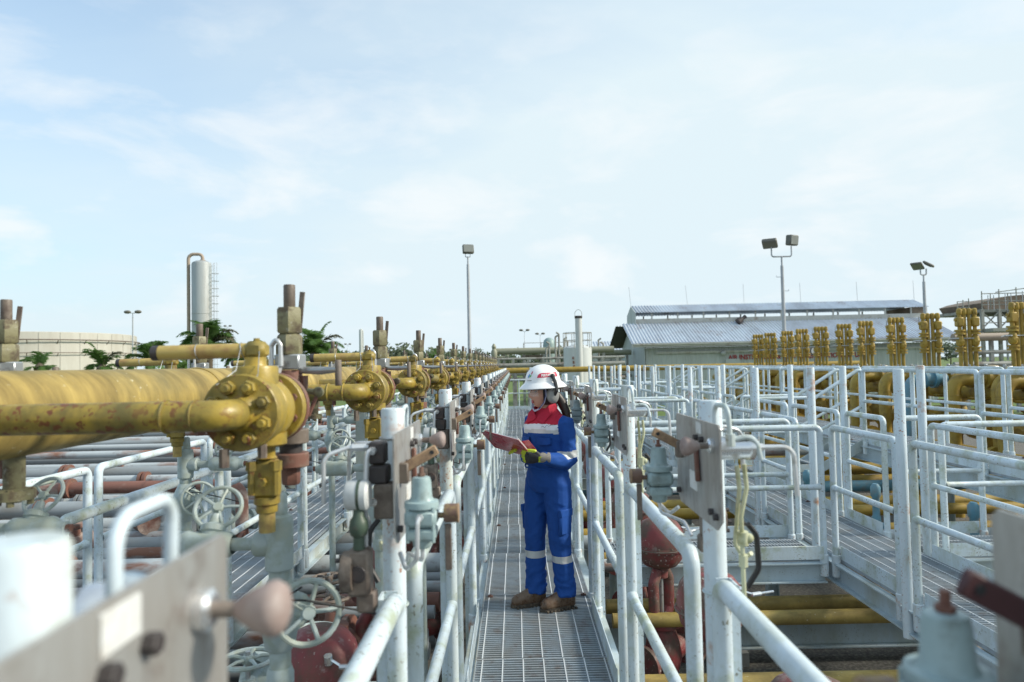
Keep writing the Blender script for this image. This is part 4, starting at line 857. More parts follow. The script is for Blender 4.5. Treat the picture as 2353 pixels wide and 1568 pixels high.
# ridge vent: upstand, posts and a raised roof
vx0, vx1 = -hw_+.95, hw_+.15; vd = 1.6; slope = rise/(DEP/2)
zb = E+rise-slope*vd
m = MB(); m.box(((vx0+vx1)/2, -vd, zb+.11), (vx1-vx0, .06, .44)); m.build('vent_upstand', 'fascia', t, smooth=False)
m = MB(); m.box(((vx0+vx1)/2, vd, zb+.11), (vx1-vx0, .06, .44)); m.build('vent_upstand', 'fascia', t, smooth=False)
vz = zb+.76; vr = .64
m = MB(); wave_sheet(m, vx0, vx1, [(-vd-.25, vz), (0, vz+vr)], .22, .06, nn); m.build('vent_roof', 'roof_sheet', t, smooth=False)
m = MB(); wave_sheet(m, vx0, vx1, [(0, vz+vr), (vd+.25, vz)], .22, .06, (-nn[0], nn[1])); m.build('vent_roof', 'roof_sheet', t, smooth=False)
m = MB(); m.poly([(-vd-.2, zb-.05), (-vd-.2, vz+.02), (0, vz+vr), (vd+.2, vz+.02), (vd+.2, zb-.05)], .05, (vx0, 0, 0), (0, 1, 0), (0, 0, 1)); m.build('vent_gable', 'wall_sheet', t, smooth=False)
m = MB(); m.box((vx1-.6, 0, vz-.22), (1.1, 2*vd, .5)); m.build('vent_end', 'far_brown', t, smooth=False)
for k in range(11):
    for y in (-vd, vd):
        m = MB(); m.box((vx0+1.2+(vx1-vx0-2.4)*k/10, y, zb+.54), (.09, .07, .44)); m.build('vent_post', 'fascia', t, smooth=False)
for k in range(6):
    x = vx0 + (vx1-vx0)*k/5.0 if k else vx0
    m = MB(); m.tube([(x, 0, vz+vr), (x-.12*(1 if k < 2 else .3), 0, vz+vr+1.45)], .014, 6); m.build('lightning_rod', 'lamp_grey', t)
def text_mesh(body, size, extrude=0.0, align='LEFT', sx=1.0, bold=0.0):
    cu = bpy.data.curves.new('lettering', 'FONT'); cu.body = body; cu.size = size; cu.extrude = extrude; cu.align_x = align; cu.offset = bold
    cu.resolution_u = 3
    ob = bpy.data.objects.new('lettering_tmp', cu); S.collection.objects.link(ob)
    dg = bpy.context.evaluated_depsgraph_get(); me = bpy.data.meshes.new_from_object(ob.evaluated_get(dg))
    bpy.data.objects.remove(ob); bpy.data.curves.remove(cu)
    for v in me.vertices: v.co.x *= sx
    return me
me = text_mesh('AIR INSTRUMENT & POWER GENERATION SET UP', 0.42, .004, bold=.012)
wd = max(v.co.x for v in me.vertices)
a = at(1674, 829, SY+.7); b = at(1981, 818, SY+.7)
for v in me.vertices: v.co.x *= (b.x-a.x)/wd; v.co.y *= 1.05
me.materials.append(MATS['sign_red']); o = link('lettering', me, t); o.rotation_euler = (pi/2, 0, 0); o.location = Vector((a.x, SY+.7, (a.z+b.z)/2)) - c0
for k, xd in enumerate((1660, 1748)):
    p = at(xd, 811, SY+.6) - c0
    m = MB(); m.lathe([(.12, 0), (.17, .10), (.17, .22), (.1, .26)], p, (0, -1, -.3), 14); m.cyl(p, p+Vector((0, .2, .1)), .04, n=8); m.build('wall_lamp', 'lamp_grey', t)
m = MB(); p = at(1684, 842, SY+.6)-c0
m.box(p, (.95, .05, 1.0)); m.build('hatch', 'wall_sheet', t, smooth=False)
m = MB(); p = at(1700, 737, SY+3.4)-c0; m.lathe([(.16, -.25), (.24, -.2), (.24, .1), (.12, .2), (.12, .5), (.16, .55)], p, (.8, .3, .5), 14); m.build('vent_cowl', 'dark_steel', t)
m = MB(); p = at(1814, 792, SY)-c0; m.tube([p, p+Vector((0, .1, -.45)), p+Vector((-.3, .4, -.6)), p+Vector((-.9, .5, -.62))], .07, 10, .1); m.build('downpipe', 'fascia', t)
for k, (xd, yd) in enumerate(((1872, 807), (1943, 809))):
    p = at(xd, yd, 24.0)
    t = thing('dial_gauge', 'white dial pressure gauge in front of the shed wall, %s of the pair' % ['left', 'right'][k], 'gauge', tuple(p), 0, 'dial gauges before the shed')
    m = MB(); m.lathe([(.15, 0), (.16, .02), (.16, .09), (.14, .10)], (0, 0, 0), (-.2, -1, 0), 20); m.build('case', 'dark_steel', t)
    m = MB(); m.lathe([(.135, .101), (.0005, .103)], (0, 0, 0), (-.2, -1, 0), 20, cap=False); m.build('dial', 'dial_white', t)
    m = MB(); m.cyl((0, 0, -.1), (0, 0, GROUND-p.z), .03, n=8); m.build('stand', 'far_steel', t)

# ================================================================== storage tank, column, lamps, stack and other plant behind
t = thing('storage_tank', 'wide low cream storage tank at the left edge', 'tank', (-70.0, 98, GROUND)); R_ = 13.6; H_ = 8.4
m = MB(); m.lathe([(R_, 0), (R_, H_), (R_-.05, H_+.05), (0.01, H_+.30)], (0, 0, 0), n=72, cap=False); m.build('shell', 'cream_tank', t)
for z, rr in ((H_-1.0, .09), (H_-2.7, .06)):
    m = MB(); m.torus((0, 0, z), (0, 0, 1), R_+.45, rr, 72, 6); m.build('ring_pipe', 'brown_steel', t)
for k in range(36):
    a = -pi + k*pi/18; m = MB(); m.box((R_*cos(a), R_*sin(a), H_*.5), (.10, .10, H_-.1), Matrix.Rotation(a, 3, 'Z')); m.build('stiffener', 'cream_tank', t, smooth=False)
for k in range(26):
    a = -pi + k*pi/13; m = MB(); m.tube([(R_*cos(a), R_*sin(a), H_-1.5), ((R_+.45)*cos(a), (R_+.45)*sin(a), H_-1.0)], .05, 5); m.tube([(R_*cos(a), R_*sin(a), H_-3.1), ((R_+.45)*cos(a), (R_+.45)*sin(a), H_-2.7)], .05, 5); m.build('bracket', 'brown_steel', t)
for a in (-1.05, -1.28, -1.62):
    m = MB(); x, y = (R_+.3)*cos(a), (R_+.3)*sin(a); m.tube([(x, y, 0), (x, y, H_-1.0-(.9 if a > -1.1 else 0))], .09 if a < -1.1 else .11, 8); m.build('down_pipe', 'rust_red' if a < -1.2 and a > -1.5 else 'brown_steel', t)
for k in range(20):
    a = -2.6 + k*.04; m = MB(); m.cyl((R_*cos(a), R_*sin(a), H_), (R_*cos(a), R_*sin(a), H_+1.0), .03, n=5); m.build('guard_post', 'lamp_grey', t)
m = MB(); m.tube([(R_*cos(-2.6+.76*q/12), R_*sin(-2.6+.76*q/12), H_+1.0) for q in range(13)], .03, 5); m.build('guard_rail', 'lamp_grey', t)
m = MB(); m.lathe([(.5, 0), (.45, .3), (.2, .75), (.1, .8)], (R_*cos(-1.2)*.97, R_*sin(-1.2)*.97, H_+.2), n=8); m.build('roof_beacon', 'safety_yellow', t)
m = MB(); m.cyl((R_*cos(-1.62)*.9, R_*sin(-1.62)*.9, H_), (R_*cos(-1.62)*.9, R_*sin(-1.62)*.9, H_+2.6), .05, n=6); m.build('mast', 'lamp_grey', t)

ty = 72.0; p0 = at(464, 750, ty); ptop = at(464, 603, ty); rT = 21.5/1569*ty
t = thing('process_column', 'tall grey vertical process column with a pipe loop over its top', 'tower', (p0.x, ty, GROUND)); hT = ptop.z-GROUND
m = MB(); m.lathe([(rT, 0), (rT, hT-.25), (rT*.93, hT-.05), (rT*.6, hT+.12), (.01, hT+.2)], (0, 0, 0), n=36, cap=False); m.build('shell', 'tower_grey', t)
for z in (hT*.35, hT*.62): m = MB(); m.torus((0, 0, z), (0, 0, 1), rT, .03, 36, 5); m.build('weld_seam', 'tower_grey', t)
m = MB(); m.tube([(-rT-.32, -.2, 0), (-rT-.32, -.2, hT+.85), (.1, 0, hT+.85), (.12, 0, hT)], .17, 12, .55, 8); m.lathe([(.3, 0), (.3, .12)], (.12, 0, hT+.1), n=14); m.build('overhead_pipe', 'tower_pipe', t)
for k in range(3):
    m = MB(); a = -.5+.0*k; x = rT+.25+.25*k
    m.cyl((x, -.3 if k else 0, 1.0), (x, -.3 if k else 0, hT-.1), .022, n=5); m.build('ladder_rail', 'lamp_grey', t)
for k in range(int((hT-1.2)/.8)):
    m = MB(); m.torus((rT+.5, -.1, 1.2+.8*k), (0, 0, 1), .34, .022, 14, 4); m.build('cage_hoop', 'lamp_grey', t)
for k in range(int((hT-1.2)/.4)):
    m = MB(); m.cyl((rT+.02, -.05, 1.2+.4*k), (rT+.30, -.05, 1.2+.4*k), .018, n=5); m.build('rung', 'lamp_grey', t)

def flood(t, c, ry, rz, w=.55, h=.42, d=.24):
    R = Matrix.Rotation(rz, 3, 'Z') @ Matrix.Rotation(ry, 3, 'X'); c = Vector(c)
    m = MB(); m.box(c, (w, d, h), R, .04); m.box(c + R @ Vector((0, d*.55, 0)), (w*.6, d*.4, h*.6), R, .03); hd = m.build('lamp_head', 'lamp_head', t)
    m = MB(); m.box(c + R @ Vector((0, -d*.52, 0)), (w*.86, .012, h*.8), R); m.build('lamp_glass', 'lamp_glass', hd)
def lamp(name, label, xd, ytop, Y, arms, r=.07, head=.5, group='floodlight masts', lean=0.0):
    p = at(xd, ytop, Y); t = thing(name, label, 'lamp post', (p.x, p.y, GROUND), 0, group); H = p.z-GROUND
    m = MB(); m.lathe([(r*1.25, 0), (r*1.1, H*.45), (r, H*.46), (r*.8, H-.4), (r*.45, H-.38), (r*.45, H)], (0, 0, 0), n=14); m.build('mast', 'lamp_grey', t)
    if arms:
        wA = arms[0]
        m = MB(); m.tube([(-wA, 0, H+.45*head/.5), (-wA, 0, H), (wA, 0, H), (wA, 0, H+.45*head/.5)], r*.4, 8, .1); m.build('crossarm', 'lamp_grey', t)
    return t, H
t, H = lamp('floodlight_mast', 'tall mast with a single square floodlight behind the valve row', 1075, 590, 34.0, None, .09)
m = MB(); m.tube([(-.12, 0, H-.02), (-.12, 0, H+.16)], .02, 6); m.tube([(.12, 0, H-.02), (.12, 0, H+.16)], .02, 6); m.tube([(-.12, 0, H-.02), (.12, 0, H-.02)], .02, 6); m.build('bracket', 'lamp_grey', t)
flood(t, (0.02, 0, H+.37), -.25, .25, .56, .46, .22)
t, H = lamp('floodlight_mast', 'mast with two floodlights on a U bracket in front of the shed roof', 1796, 590, 30.0, (.44,), .085)
flood(t, (-.52, -.05, H+.58), 1.0, -.5, .62, .52, .2); flood(t, (.5, .05, H+.72), .12, .5, .52, .46, .3)
for k in range(4): m = MB(); m.tube([(0, 0, H-.9-.62*k), ((.26 if k % 2 else -.26), 0, H-.9-.62*k), ((.26 if k % 2 else -.26), 0, H-.83-.62*k)], .012, 5); m.build('step_iron', 'lamp_grey', t)
t, H = lamp('floodlight_mast', 'mast with two tilted floodlights above the right end of the shed', 2122, 632, 40.0, (.17,), .10, head=.4)
flood(t, (-.34, 0, H+.52), .95, -.9, .62, .6, .14); flood(t, (.32, 0, H+.62), -1.0, .9, .62, .6, .14)
for nm, xd, yt, Y, sc in (('slim street lamp with two heads beside the cream tank', 305, 720, 66, 1.0), ('small twin lamp post left of the white tank, taller of the two', 1205, 762, 60, .55), ('small twin lamp post left of the white tank, shorter of the two', 1241, 770, 64, .55),
                          ('thin lamp post right of the grey column', 523, 752, 70, .5), ('tiny lamp post among the far palms', 799, 793, 95, .6), ('tiny lamp post beside the fluted white vent', 840, 800, 95, .6)):
    t, H = lamp('street_lamp', nm, xd, yt, Y, (.28*sc,), .07*sc, head=.15, group='small lamp posts behind')
    for s_ in (-1, 1):
        m = MB(); m.ball((s_*.52*sc, 0, H+.12), .28*sc, 12, 6, (1.25, .8, .62)); m.build('lamp_head', 'lamp_head', t)

# palms
def palm(xd, yd, Y, size, label, nf=15, dry=0, seed=1):
    rn = random.Random(seed); p = at(xd, yd, Y); t = thing('palm_tree', label, 'palm', (p.x, p.y, GROUND), 0, 'palms behind the valve row'); H = p.z-GROUND
    m = MB(); m.lathe([(.32, 0), (.26, H*.5), (.30, H-.3), (.34, H), (.1, H+.3)], (0, 0, 0), n=12); m.build('trunk', 'bark', t)
    for k in range(nf):
        az = 2*pi*k/nf + rn.uniform(-.2, .2); el = rn.uniform(.25, 1.42); L = size*rn.uniform(.8, 1.1); pts = []
        pos = Vector((0, 0, H)); d = Vector((cos(az)*cos(el), sin(az)*cos(el), sin(el)))
        ns = 14
        for i in range(ns+1):
            pts.append(pos.copy()); pos = pos + d*(L/ns); d = (d + Vector((0, 0, -.085-.02*i*.6))).normalized()
        m = MB(); m.tube(pts, [.035*size/2.5*(1-i/(ns+2)) for i in range(ns+1)], 4, cap=False)
        up = Vector((0, 0, 1)); side = Vector((-sin(az), cos(az), 0))
        for i in range(2, ns*3):
            f = i/(ns*3); j = min(int(f*ns), ns-1); q = pts[j].lerp(pts[j+1], f*ns-j); tan = (pts[j+1]-pts[j]).normalized()
            ll = size*.30*sin(pi*min(1, f*.86+.10))*rn.uniform(.8, 1.15)+.04
            for s_ in (-1, 1):
                dirn = (side*s_*.8 + tan*.55 + up*rn.uniform(-.35, .2)).normalized(); wv = tan*(.030*size/2.5+.008)
                e = q + dirn*ll + Vector((0, 0, -.18*ll)); mid = q + dirn*ll*.5
                m.add([q-wv, q+wv, mid+wv*1.2, e, mid-wv*1.2], [(0, 1, 2, 3, 4)])
        m.build('frond', 'palm_leaf_dry' if k < dry else 'palm_leaf', t, smooth=False)
palm(480, 796, 52, 2.7, 'bushy palm in front of the grey column', 26, 2, 3)
palm(560, 822, 54, 2.2, 'palm right of the grey column partly behind the near lever', 18, 2, 4)
palm(724, 812, 50, 2.6, 'upright palm between the two nearest choke valves', 24, 1, 5)
palm(235, 846, 44, 1.9, 'low palm in front of the cream tank', 10, 1, 6)
palm(92, 845, 42, 1.5, 'small palm at the foot of the cream tank near the left choke valve', 9, 0, 7)
palm(345, 834, 46, 2.2, 'dark palm at the right foot of the cream tank', 18, 1, 8)
palm(1005, 832, 90, 2.2, 'distant palm just left of the tall single floodlight', 14, 1, 9)
palm(430, 845, 50, 2.0, 'low palm left of the grey column', 12, 1, 12)

def tree(x, y, h, w, label, seed):
    rn = random.Random(seed); t = thing('tree', label, 'tree', (x, y, GROUND), 0, 'trees on the skyline')
    m = MB(); m.tube([(0, 0, 0), (rn.uniform(-.2, .2), 0, h*.4), (rn.uniform(-.4, .4), 0, h*.8)], [.03*h, .022*h, .008*h], 7)
    for q in range(5):
        a = rn.uniform(0, 6.28); m.tube([(0, 0, h*.35), (cos(a)*w*.3, sin(a)*w*.3, h*rn.uniform(.55, .8))], [.012*h, .004*h], 5)
    m.build('trunk', 'bark', t)
    m = MB(); cl = [(rn.gauss(0, .30)*w, rn.gauss(0, .30)*w, h*rn.uniform(.42, .95), rn.uniform(.16, .30)*w) for _ in range(13)]
    for (cx, cy, cz, cr) in cl:
        for q in range(46):
            d = Vector((rn.gauss(0, 1), rn.gauss(0, 1), rn.gauss(0, 1))).normalized()*cr*rn.uniform(.5, 1.05); p = Vector((cx, cy, cz)) + Vector((d.x, d.y, d.z*.7))
            u = Vector((rn.gauss(0, 1), rn.gauss(0, 1), rn.gauss(0, 1))).normalized(); v = u.orthogonal().normalized(); s_ = rn.uniform(.035, .075)*w
            m.add([p-u*s_, p-v*s_*.7, p+u*s_, p+v*s_*.7], [(0, 1, 2, 3)])
    m.build('crown', 'tree_leaf_hazed', t, smooth=False)
rn = random.Random(5); k = 0
for xd in list(range(690, 1440, 30)) + [420, 600, 650, 2190, 2215]:
    Y = rn.uniform(120, 190); p = at(xd + rn.uniform(-8, 8), 830, Y)
    h = rn.uniform(4.8, 6.8); tree(p.x, Y, h, rn.uniform(5, 8), 'far tree on the skyline behind the plant, %s counted from the left' % 'X', 100+k); k += 1
tr = sorted([o for o in S.objects if o.name.startswith('tree') and o.type == 'EMPTY'], key=lambda o: o.location.x/o.location.y)
for i, o in enumerate(tr): o['label'] = 'far tree on the skyline behind the plant, %s counted from the left' % ORD[i]

# white tank with exhaust stack behind the worker
wy = 40.0; a = at(1297, 800, wy); b = at(1363, 800, wy); rW = (b.x-a.x)/2
t = thing('white_tank', 'short white cylindrical tank behind the worker', 'tank', ((a.x+b.x)/2, wy+rW, GROUND)); hW = a.z-GROUND
m = MB(); m.lathe([(rW, 0.5), (rW, hW), (rW-.05, hW+.05), (.01, hW+.3)], (0, 0, 0), n=40, cap=False); m.lathe([(rW*.9, 0), (rW*.9, .5)], (0, 0, 0), n=30); m.build('shell', 'tank_white', t)
for q in range(10): aa = q*pi/5; m = MB(); m.cyl((rW*cos(aa), rW*sin(aa), hW), (rW*cos(aa), rW*sin(aa), hW+.9), .02, n=5); m.build('guard_post', 'far_steel', t)
m = MB(); m.torus((0, 0, hW+.9), (0, 0, 1), rW, .022, 30, 5); m.torus((0, 0, hW+.45), (0, 0, 1), rW, .018, 30, 5); m.build('guard_rail', 'far_steel', t)
for q in range(3): m = MB(); m.box((-.35+.02*q, -rW-.02, hW-.6-.25*q), (.10, .03, .16)); m.build('warning_mark', 'rust_red', t, smooth=False)
m = MB(); m.tube([(-.3, -rW-.05, hW*.4), (-.1, -rW-.4, hW*.32), (.15, -rW-.4, hW*.32), (.35, -rW-.05, hW*.4)], .05, 8, .2); m.build('hose_loop', 'far_steel', t)
p = at(1329, 728, 38); t = thing('exhaust_stack', 'slim pale exhaust stack standing before the white tank', 'stack', (p.x, 38, GROUND)); hS = p.z-GROUND
m = MB(); m.lathe([(.20, 0), (.19, hS)], (0, 0, 0), n=18); m.build('pipe', 'tank_white', t)
m = MB(); m.lathe([(.20, hS-.10), (.215, hS-.08), (.215, hS+.04), (.15, hS+.04)], (0, 0, 0), n=18); m.build('collar', 'dark_steel', t)
m = MB(); m.tube([(-.19, 0, hS), (-.19, 0, hS+.25), (0, 0, hS+.45), (.19, 0, hS+.25), (.19, 0, hS)], .015, 6, .15); m.build('rain_hoop', 'far_steel', t)

# pipe rack across the back
def rack(name, label, x0, x1, Y, levels, posts, group=None):
    t = thing(name, label, 'pipe rack', ((x0+x1)/2, Y, GROUND), 0, group); L = x1-x0
    for z, r, mt in levels: m = MB(); m.lathe([(r, -L/2), (r, L/2)], (0, 0, z-GROUND), (1, 0, 0), 12); m.build('pipe', mt, t)
    for k in range(posts):
        x = -L/2 + L*(k+.5)/posts; top = max(l[0] for l in levels)-GROUND
        m = MB(); m.box((x, 0, top/2), (.16, .16, top)); m.build('post', 'far_steel', t, smooth=False)
        m = MB(); m.box((x, .0, top*.55), (.12, 2.0, .12)); m.build('crossbeam', 'far_steel', t, smooth=False)
    return t
pA = at(1135, 812, 46); pB = at(1410, 806, 46)
rack('pipe_rack', 'olive overhead pipe on posts far behind the worker', pA.x, pB.x, 46, [(pA.z+.1, .22, 'far_pipe_olive')], 6)
pA = at(1130, 836, 44); pB = at(1430, 828, 44)
rack('pipe_rack', 'low grey pipe rack far behind the worker', pA.x, pB.x, 43, [(-.05, .14, 'far_steel'), (-.55, .16, 'tower_grey'), (-.95, .12, 'far_steel'), (.35, .08, 'far_steel')], 9)
pA = at(1375, 808, 50); pB = at(1450, 804, 50)
rack('pipe_rack', 'grey overhead pipes between the white tank and the shed', pA.x, pB.x, 50, [(pA.z-.1, .20, 'far_pipe_olive'), (pA.z-1.2, .14, 'far_steel'), (pA.z-1.8, .12, 'far_steel')], 4)
pA = at(2190, 788, 34); pB = at(2480, 768, 34)
rack('pipe_rack', 'orange overhead pipe on trestles at the right edge', pA.x, pB.x, 34, [(pA.z+.25, .20, 'tower_pipe'), (pA.z-.5, .10, 'far_steel'), (pA.z-1.1, .14, 'far_steel'), (pA.z-1.7, .10, 'far_pipe_olive'), (pA.z-2.2, .10, 'far_steel')], 5)
# steelwork cluster left of the white tank
for k, (xd, yt) in enumerate(((1255, 800), (1262, 790), (1276, 775), (1284, 768), (1296, 780), (1304, 785), (1375, 782), (1386, 790))):
    p = at(xd, yt, 44+k*.4); t = thing('vent_pipe', 'thin steel vent pipe rising near the white tank, %s from the left' % ORD[k], 'vent pipe', (p.x, p.y, GROUND), 0, 'vent pipes around the white tank')
    m = MB(); H = p.z-GROUND; m.tube([(0, 0, 0), (0, 0, H), (.18*(-1)**k, 0, H+.12)], .06, 8, .08); m.build('pipe', 'far_steel', t)
    m = MB(); m.lathe([(.12, 0), (.12, .1)], (0, 0, H*.7), n=10); m.build('flange', 'far_steel', t)
p = at(1262, 818, 48); t = thing('gantry', 'brown steel gantry with guard rails left of the white tank', 'gantry', (p.x, 48, GROUND)); zz = p.z-GROUND
m = MB(); m.box((0, 0, zz), (3.8, 2.2, .14)); m.build('floor', 'far_brown', t, smooth=False)
for x in (-1.8, -.6, .6, 1.8):
    for y in (-1, 1): m = MB(); m.box((x, y, zz/2), (.14, .14, zz)); m.build('leg', 'far_steel', t, smooth=False)
    m = MB(); m.cyl((x, -1.05, zz), (x, -1.05, zz+.9), .03, n=5); m.build('guard_post', 'far_steel', t)
m = MB(); m.tube([(-1.8, -1.05, zz+.9), (1.8, -1.05, zz+.9)], .02, 5); m.tube([(-1.8, -1.05, zz+.45), (1.8, -1.05, zz+.45)], .018, 5); m.build('guard_rail', 'far_steel', t)
p = at(1258, 776, 47); t = thing('teal_vessel', 'slim rounded teal vessel left of the white tank', 'vessel', (p.x+.1, 47, GROUND)); zz = p.z-GROUND
m = MB(); m.lathe([(.42, 0), (.42, zz-.5), (.36, zz-.2), (.2, zz-.05), (.01, zz)], (0, 0, 0), n=20, cap=False); m.build('shell', 'far_teal', t)
p = at(1133, 794, 44); t = thing('relief_valve', 'olive relief valve standing on the overhead pipe', 'valve', (p.x, 45.8, p.z-1.2))
m = MB(); m.lathe([(.25, 0), (.25, .15), (.14, .2), (.2, .5), (.22, .8), (.12, 1.0), (.16, 1.15), (.06, 1.35)], (0, 0, 0), n=14); m.tube([(.1, 0, .45), (.9, 0, .45)], .06, 8); m.lathe([(.18, 0), (.18, .08)], (.9, 0, .45), (1, 0, 0), 10); m.build('body', 'far_pipe_olive', t)
# cream building between tank and shed
p = at(1375, 800, 58); q = at(1475, 800, 58); t = thing('cream_building', 'low cream building partly behind the shed', 'building', ((p.x+q.x)/2, 60, GROUND)); wq = q.x-p.x; zz = p.z-GROUND
m = MB(); m.box((0, 0, zz/2-.2), (wq, 5, zz-.4)); m.build('wall', 'cream_tank', t, smooth=False)
m = MB(); wave_sheet(m, -wq/2-.3, wq/2+.3, [(-2.9, zz-.4), (0, zz+.6)], .25, .05, (-.3, .95)); m.build('roof', 'roof_sheet', t, smooth=False)
for k in range(3): m = MB(); m.box((-wq*.3+wq*.3*k, -2.53, zz*.5), (wq*.2, .08, .12)); m.build('cladding_rail', 'far_steel', t, smooth=False)
# cooling structure on steel legs at the right edge
Yc = 50.0; p = at(2236, 700, Yc); q = at(2353, 668, Yc)
t = thing('cooler_platform', 'brown box cooler on steel legs with guard rails at the right edge', 'cooling tower', (q.x+1.2, Yc, GROUND)); zt = at(2280, 686, Yc).z-GROUND; zb_ = at(2280, 712, Yc).z-GROUND
wq = (q.x-p.x)*2+2.4
m = MB(); m.poly([(-wq/2+.9, zb_), (-wq/2+.6, zb_+.5), (-wq/2+1.3, zt-.1), (-wq/2+2.6, zt+.15), (wq/2-1, zt+.6), (wq/2, zb_)], 5.0, (0, 2.5, 0), (1, 0, 0), (0, 0, 1)); m.build('casing', 'far_brown', t, smooth=False)
m = MB(); m.box((0, 1.5, zb_-1.55), (wq, 7, .25)); m.build('lower_floor', 'far_steel', t, smooth=False)
m = MB(); m.box((0, 2.2, zb_-.12), (wq, 6, .2)); m.build('upper_floor', 'far_steel', t, smooth=False)
for k in range(9):
    x = -wq/2 + wq*k/8
    m = MB(); m.box((x, -.9, zb_/2), (.2, .2, zb_)); m.build('leg', 'far_steel', t, smooth=False)
    m = MB(); m.cyl((x, -.95, zb_), (x, -.95, zt+.45+.12*k), .04, n=5); m.build('guard_post', 'far_steel', t)
    m = MB(); m.cyl((x+wq/16, -.95, zb_), (x+wq/16, -.95, zb_+1.1), .035, n=5); m.build('guard_post', 'far_steel', t)
    for q in (.33, .66):
        m = MB(); m.cyl((x+q*wq/8, -1.0, zb_-.1), (x+q*wq/8, -1.0, zt+.15+.12*k), .028, n=5); m.build('guard_post', 'lamp_grey', t)
    m = MB(); m.box((x+.5*wq/8, -.7, zb_-2.6), (.10, .10, 2.2)); m.build('frame_post', 'lamp_grey', t, smooth=False)
    if k < 8:
        m = MB(); m.tube([(x, -.9, zb_-1.4), (x+wq/8, -.9, zb_-.2)], .05, 5); m.tube([(x, -.9, zb_-.2), (x+wq/8, -.9, zb_-1.4)], .05, 5); m.build('brace', 'far_steel', t)
for dz in (-2.2, -1.0, .30, .55, 1.1): m = MB(); m.tube([(-wq/2, -.95, zb_+dz), (wq/2, -.95, zb_+dz)], .035, 5); m.build('guard_rail', 'far_steel', t)
m = MB(); m.tube([(-wq/2+1, -.95, zt+.35), (wq/2, -.95, zt+1.4)], .035, 5); m.build('guard_rail', 'far_steel', t)
t = thing('ladder_frame', 'thin grey ladder tower at the left end of the brown cooler', 'ladder', (at(2214, 760, 48).x, 48, GROUND)); zz = at(2214, 690, 48).z-GROUND
for x in (-.35, .05, .45): m = MB(); m.cyl((x, 0, 0), (x, 0, zz+.25*x), .035, n=6); m.build('upright', 'far_steel', t)
for q in range(9): m = MB(); m.tube([(-.35, 0, zz-.1-.42*q), (.45, 0, zz-.1-.42*q)], .025, 5); m.build('rung', 'far_steel', t)
# white vent cylinder with grooves left of the second choke valve
p = at(829, 758, 60); t = thing('white_vent', 'slim white vent pipe with hooped top right of the nearest palm', 'vent pipe', (p.x, 60, GROUND)); zz = p.z-GROUND
m = MB(); m.lathe([(.16, 0), (.16, zz)], (0, 0, 0), n=14); m.tube([(.2, 0, 0), (.2, 0, zz-.1), (.0, 0, zz+.1)], .05, 6, .1); m.build('pipe', 'tank_white', t)
# ================================================================== the worker
mat('fabric_blue', (0.010, 0.062, 0.27), 0.75, vary=0.12, bump=0.35, bump_scale=160, spec=0.25)
mat('fabric_red', (0.42, 0.018, 0.045), 0.75, vary=0.08, bump=0.3, bump_scale=160, spec=0.25)
mat('fabric_white', (0.66, 0.69, 0.74), 0.7, vary=0.04, bump=0.2, bump_scale=160)
mat('reflective', (0.50, 0.52, 0.53), 0.38, 0.15, vary=0.06)
mat('skin', (0.46, 0.255, 0.185), 0.5, vary=0.06, spec=0.4)
mat('lips', (0.42, 0.075, 0.08), 0.45, vary=0.05)
mat('eye_dark', (0.03, 0.02, 0.018), 0.3)
mat('hair', (0.022, 0.014, 0.011), 0.42, vary=0.4, bump=0.5, bump_scale=120)
mat('helmet_white', (0.78, 0.79, 0.80), 0.26, vary=0.02, coat=0.3)
mat('helmet_red', (0.50, 0.02, 0.06), 0.35, vary=0.02)
mat('emblem_blue', (0.03, 0.22, 0.60), 0.4, vary=0.02)
mat('emblem_green', (0.13, 0.42, 0.10), 0.4, vary=0.02)
mat('muff_grey', (0.25, 0.25, 0.245), 0.42, vary=0.05)
mat('glove_black', (0.022, 0.023, 0.026), 0.6, vary=0.2, bump=0.3)
mat('glove_yellow', (0.44, 0.52, 0.03), 0.55, vary=0.08)
mat('glove_cuff', (0.20, 0.185, 0.165), 0.85, vary=0.3, bump=0.6, bump_scale=200)
mat('boot_leather', (0.11, 0.066, 0.040), 0.26, dirt=(0.16, 0.115, 0.08), dirt_or_sheen_amt=.35, dirt_or_sheen_scale=25, soft=.3, bump=.25)
mat('boot_sole', (0.055, 0.045, 0.035), 0.7, dirt=(0.14, 0.11, 0.08), dirt_or_sheen_amt=.4, dirt_or_sheen_scale=30)
mat('strap_stripe', (0.45, 0.46, 0.60), 0.6)
mat('strap_navy', (0.03, 0.035, 0.13), 0.6)
mat('folder_red', (0.40, 0.035, 0.06), 0.22, dirt=(0.52, 0.20, 0.21), dirt_or_sheen_amt=.45, dirt_or_sheen_scale=9, soft=.3, vary=.08)  # pale pink patches paint a sheen into the red plastic's colour
mat('paper', (0.72, 0.73, 0.73), 0.6, vary=0.03)
gm = bpy.data.materials.new('lens'); gm.use_nodes = True; MATS['lens'] = gm
b_ = gm.node_tree.nodes['Principled BSDF']; b_.inputs['Base Color'].default_value = (.9, .93, .95, 1); b_.inputs['Roughness'].default_value = .05; b_.inputs['Transmission Weight'].default_value = .0; b_.inputs['Alpha'].default_value = .20

ROOT = Vector((0.198, 4.68, DECK)); TH = radians(43)
person = thing('person', 'person in white hard hat and blue coveralls with red yoke, reading a red folder', 'person', tuple(ROOT), -TH)
RI = Matrix.Rotation(TH, 3, 'Z')
def w2l(x, y, z): v = RI @ Vector((x-ROOT.x, y-ROOT.y, 0)); return Vector((v.x, v.y, z))

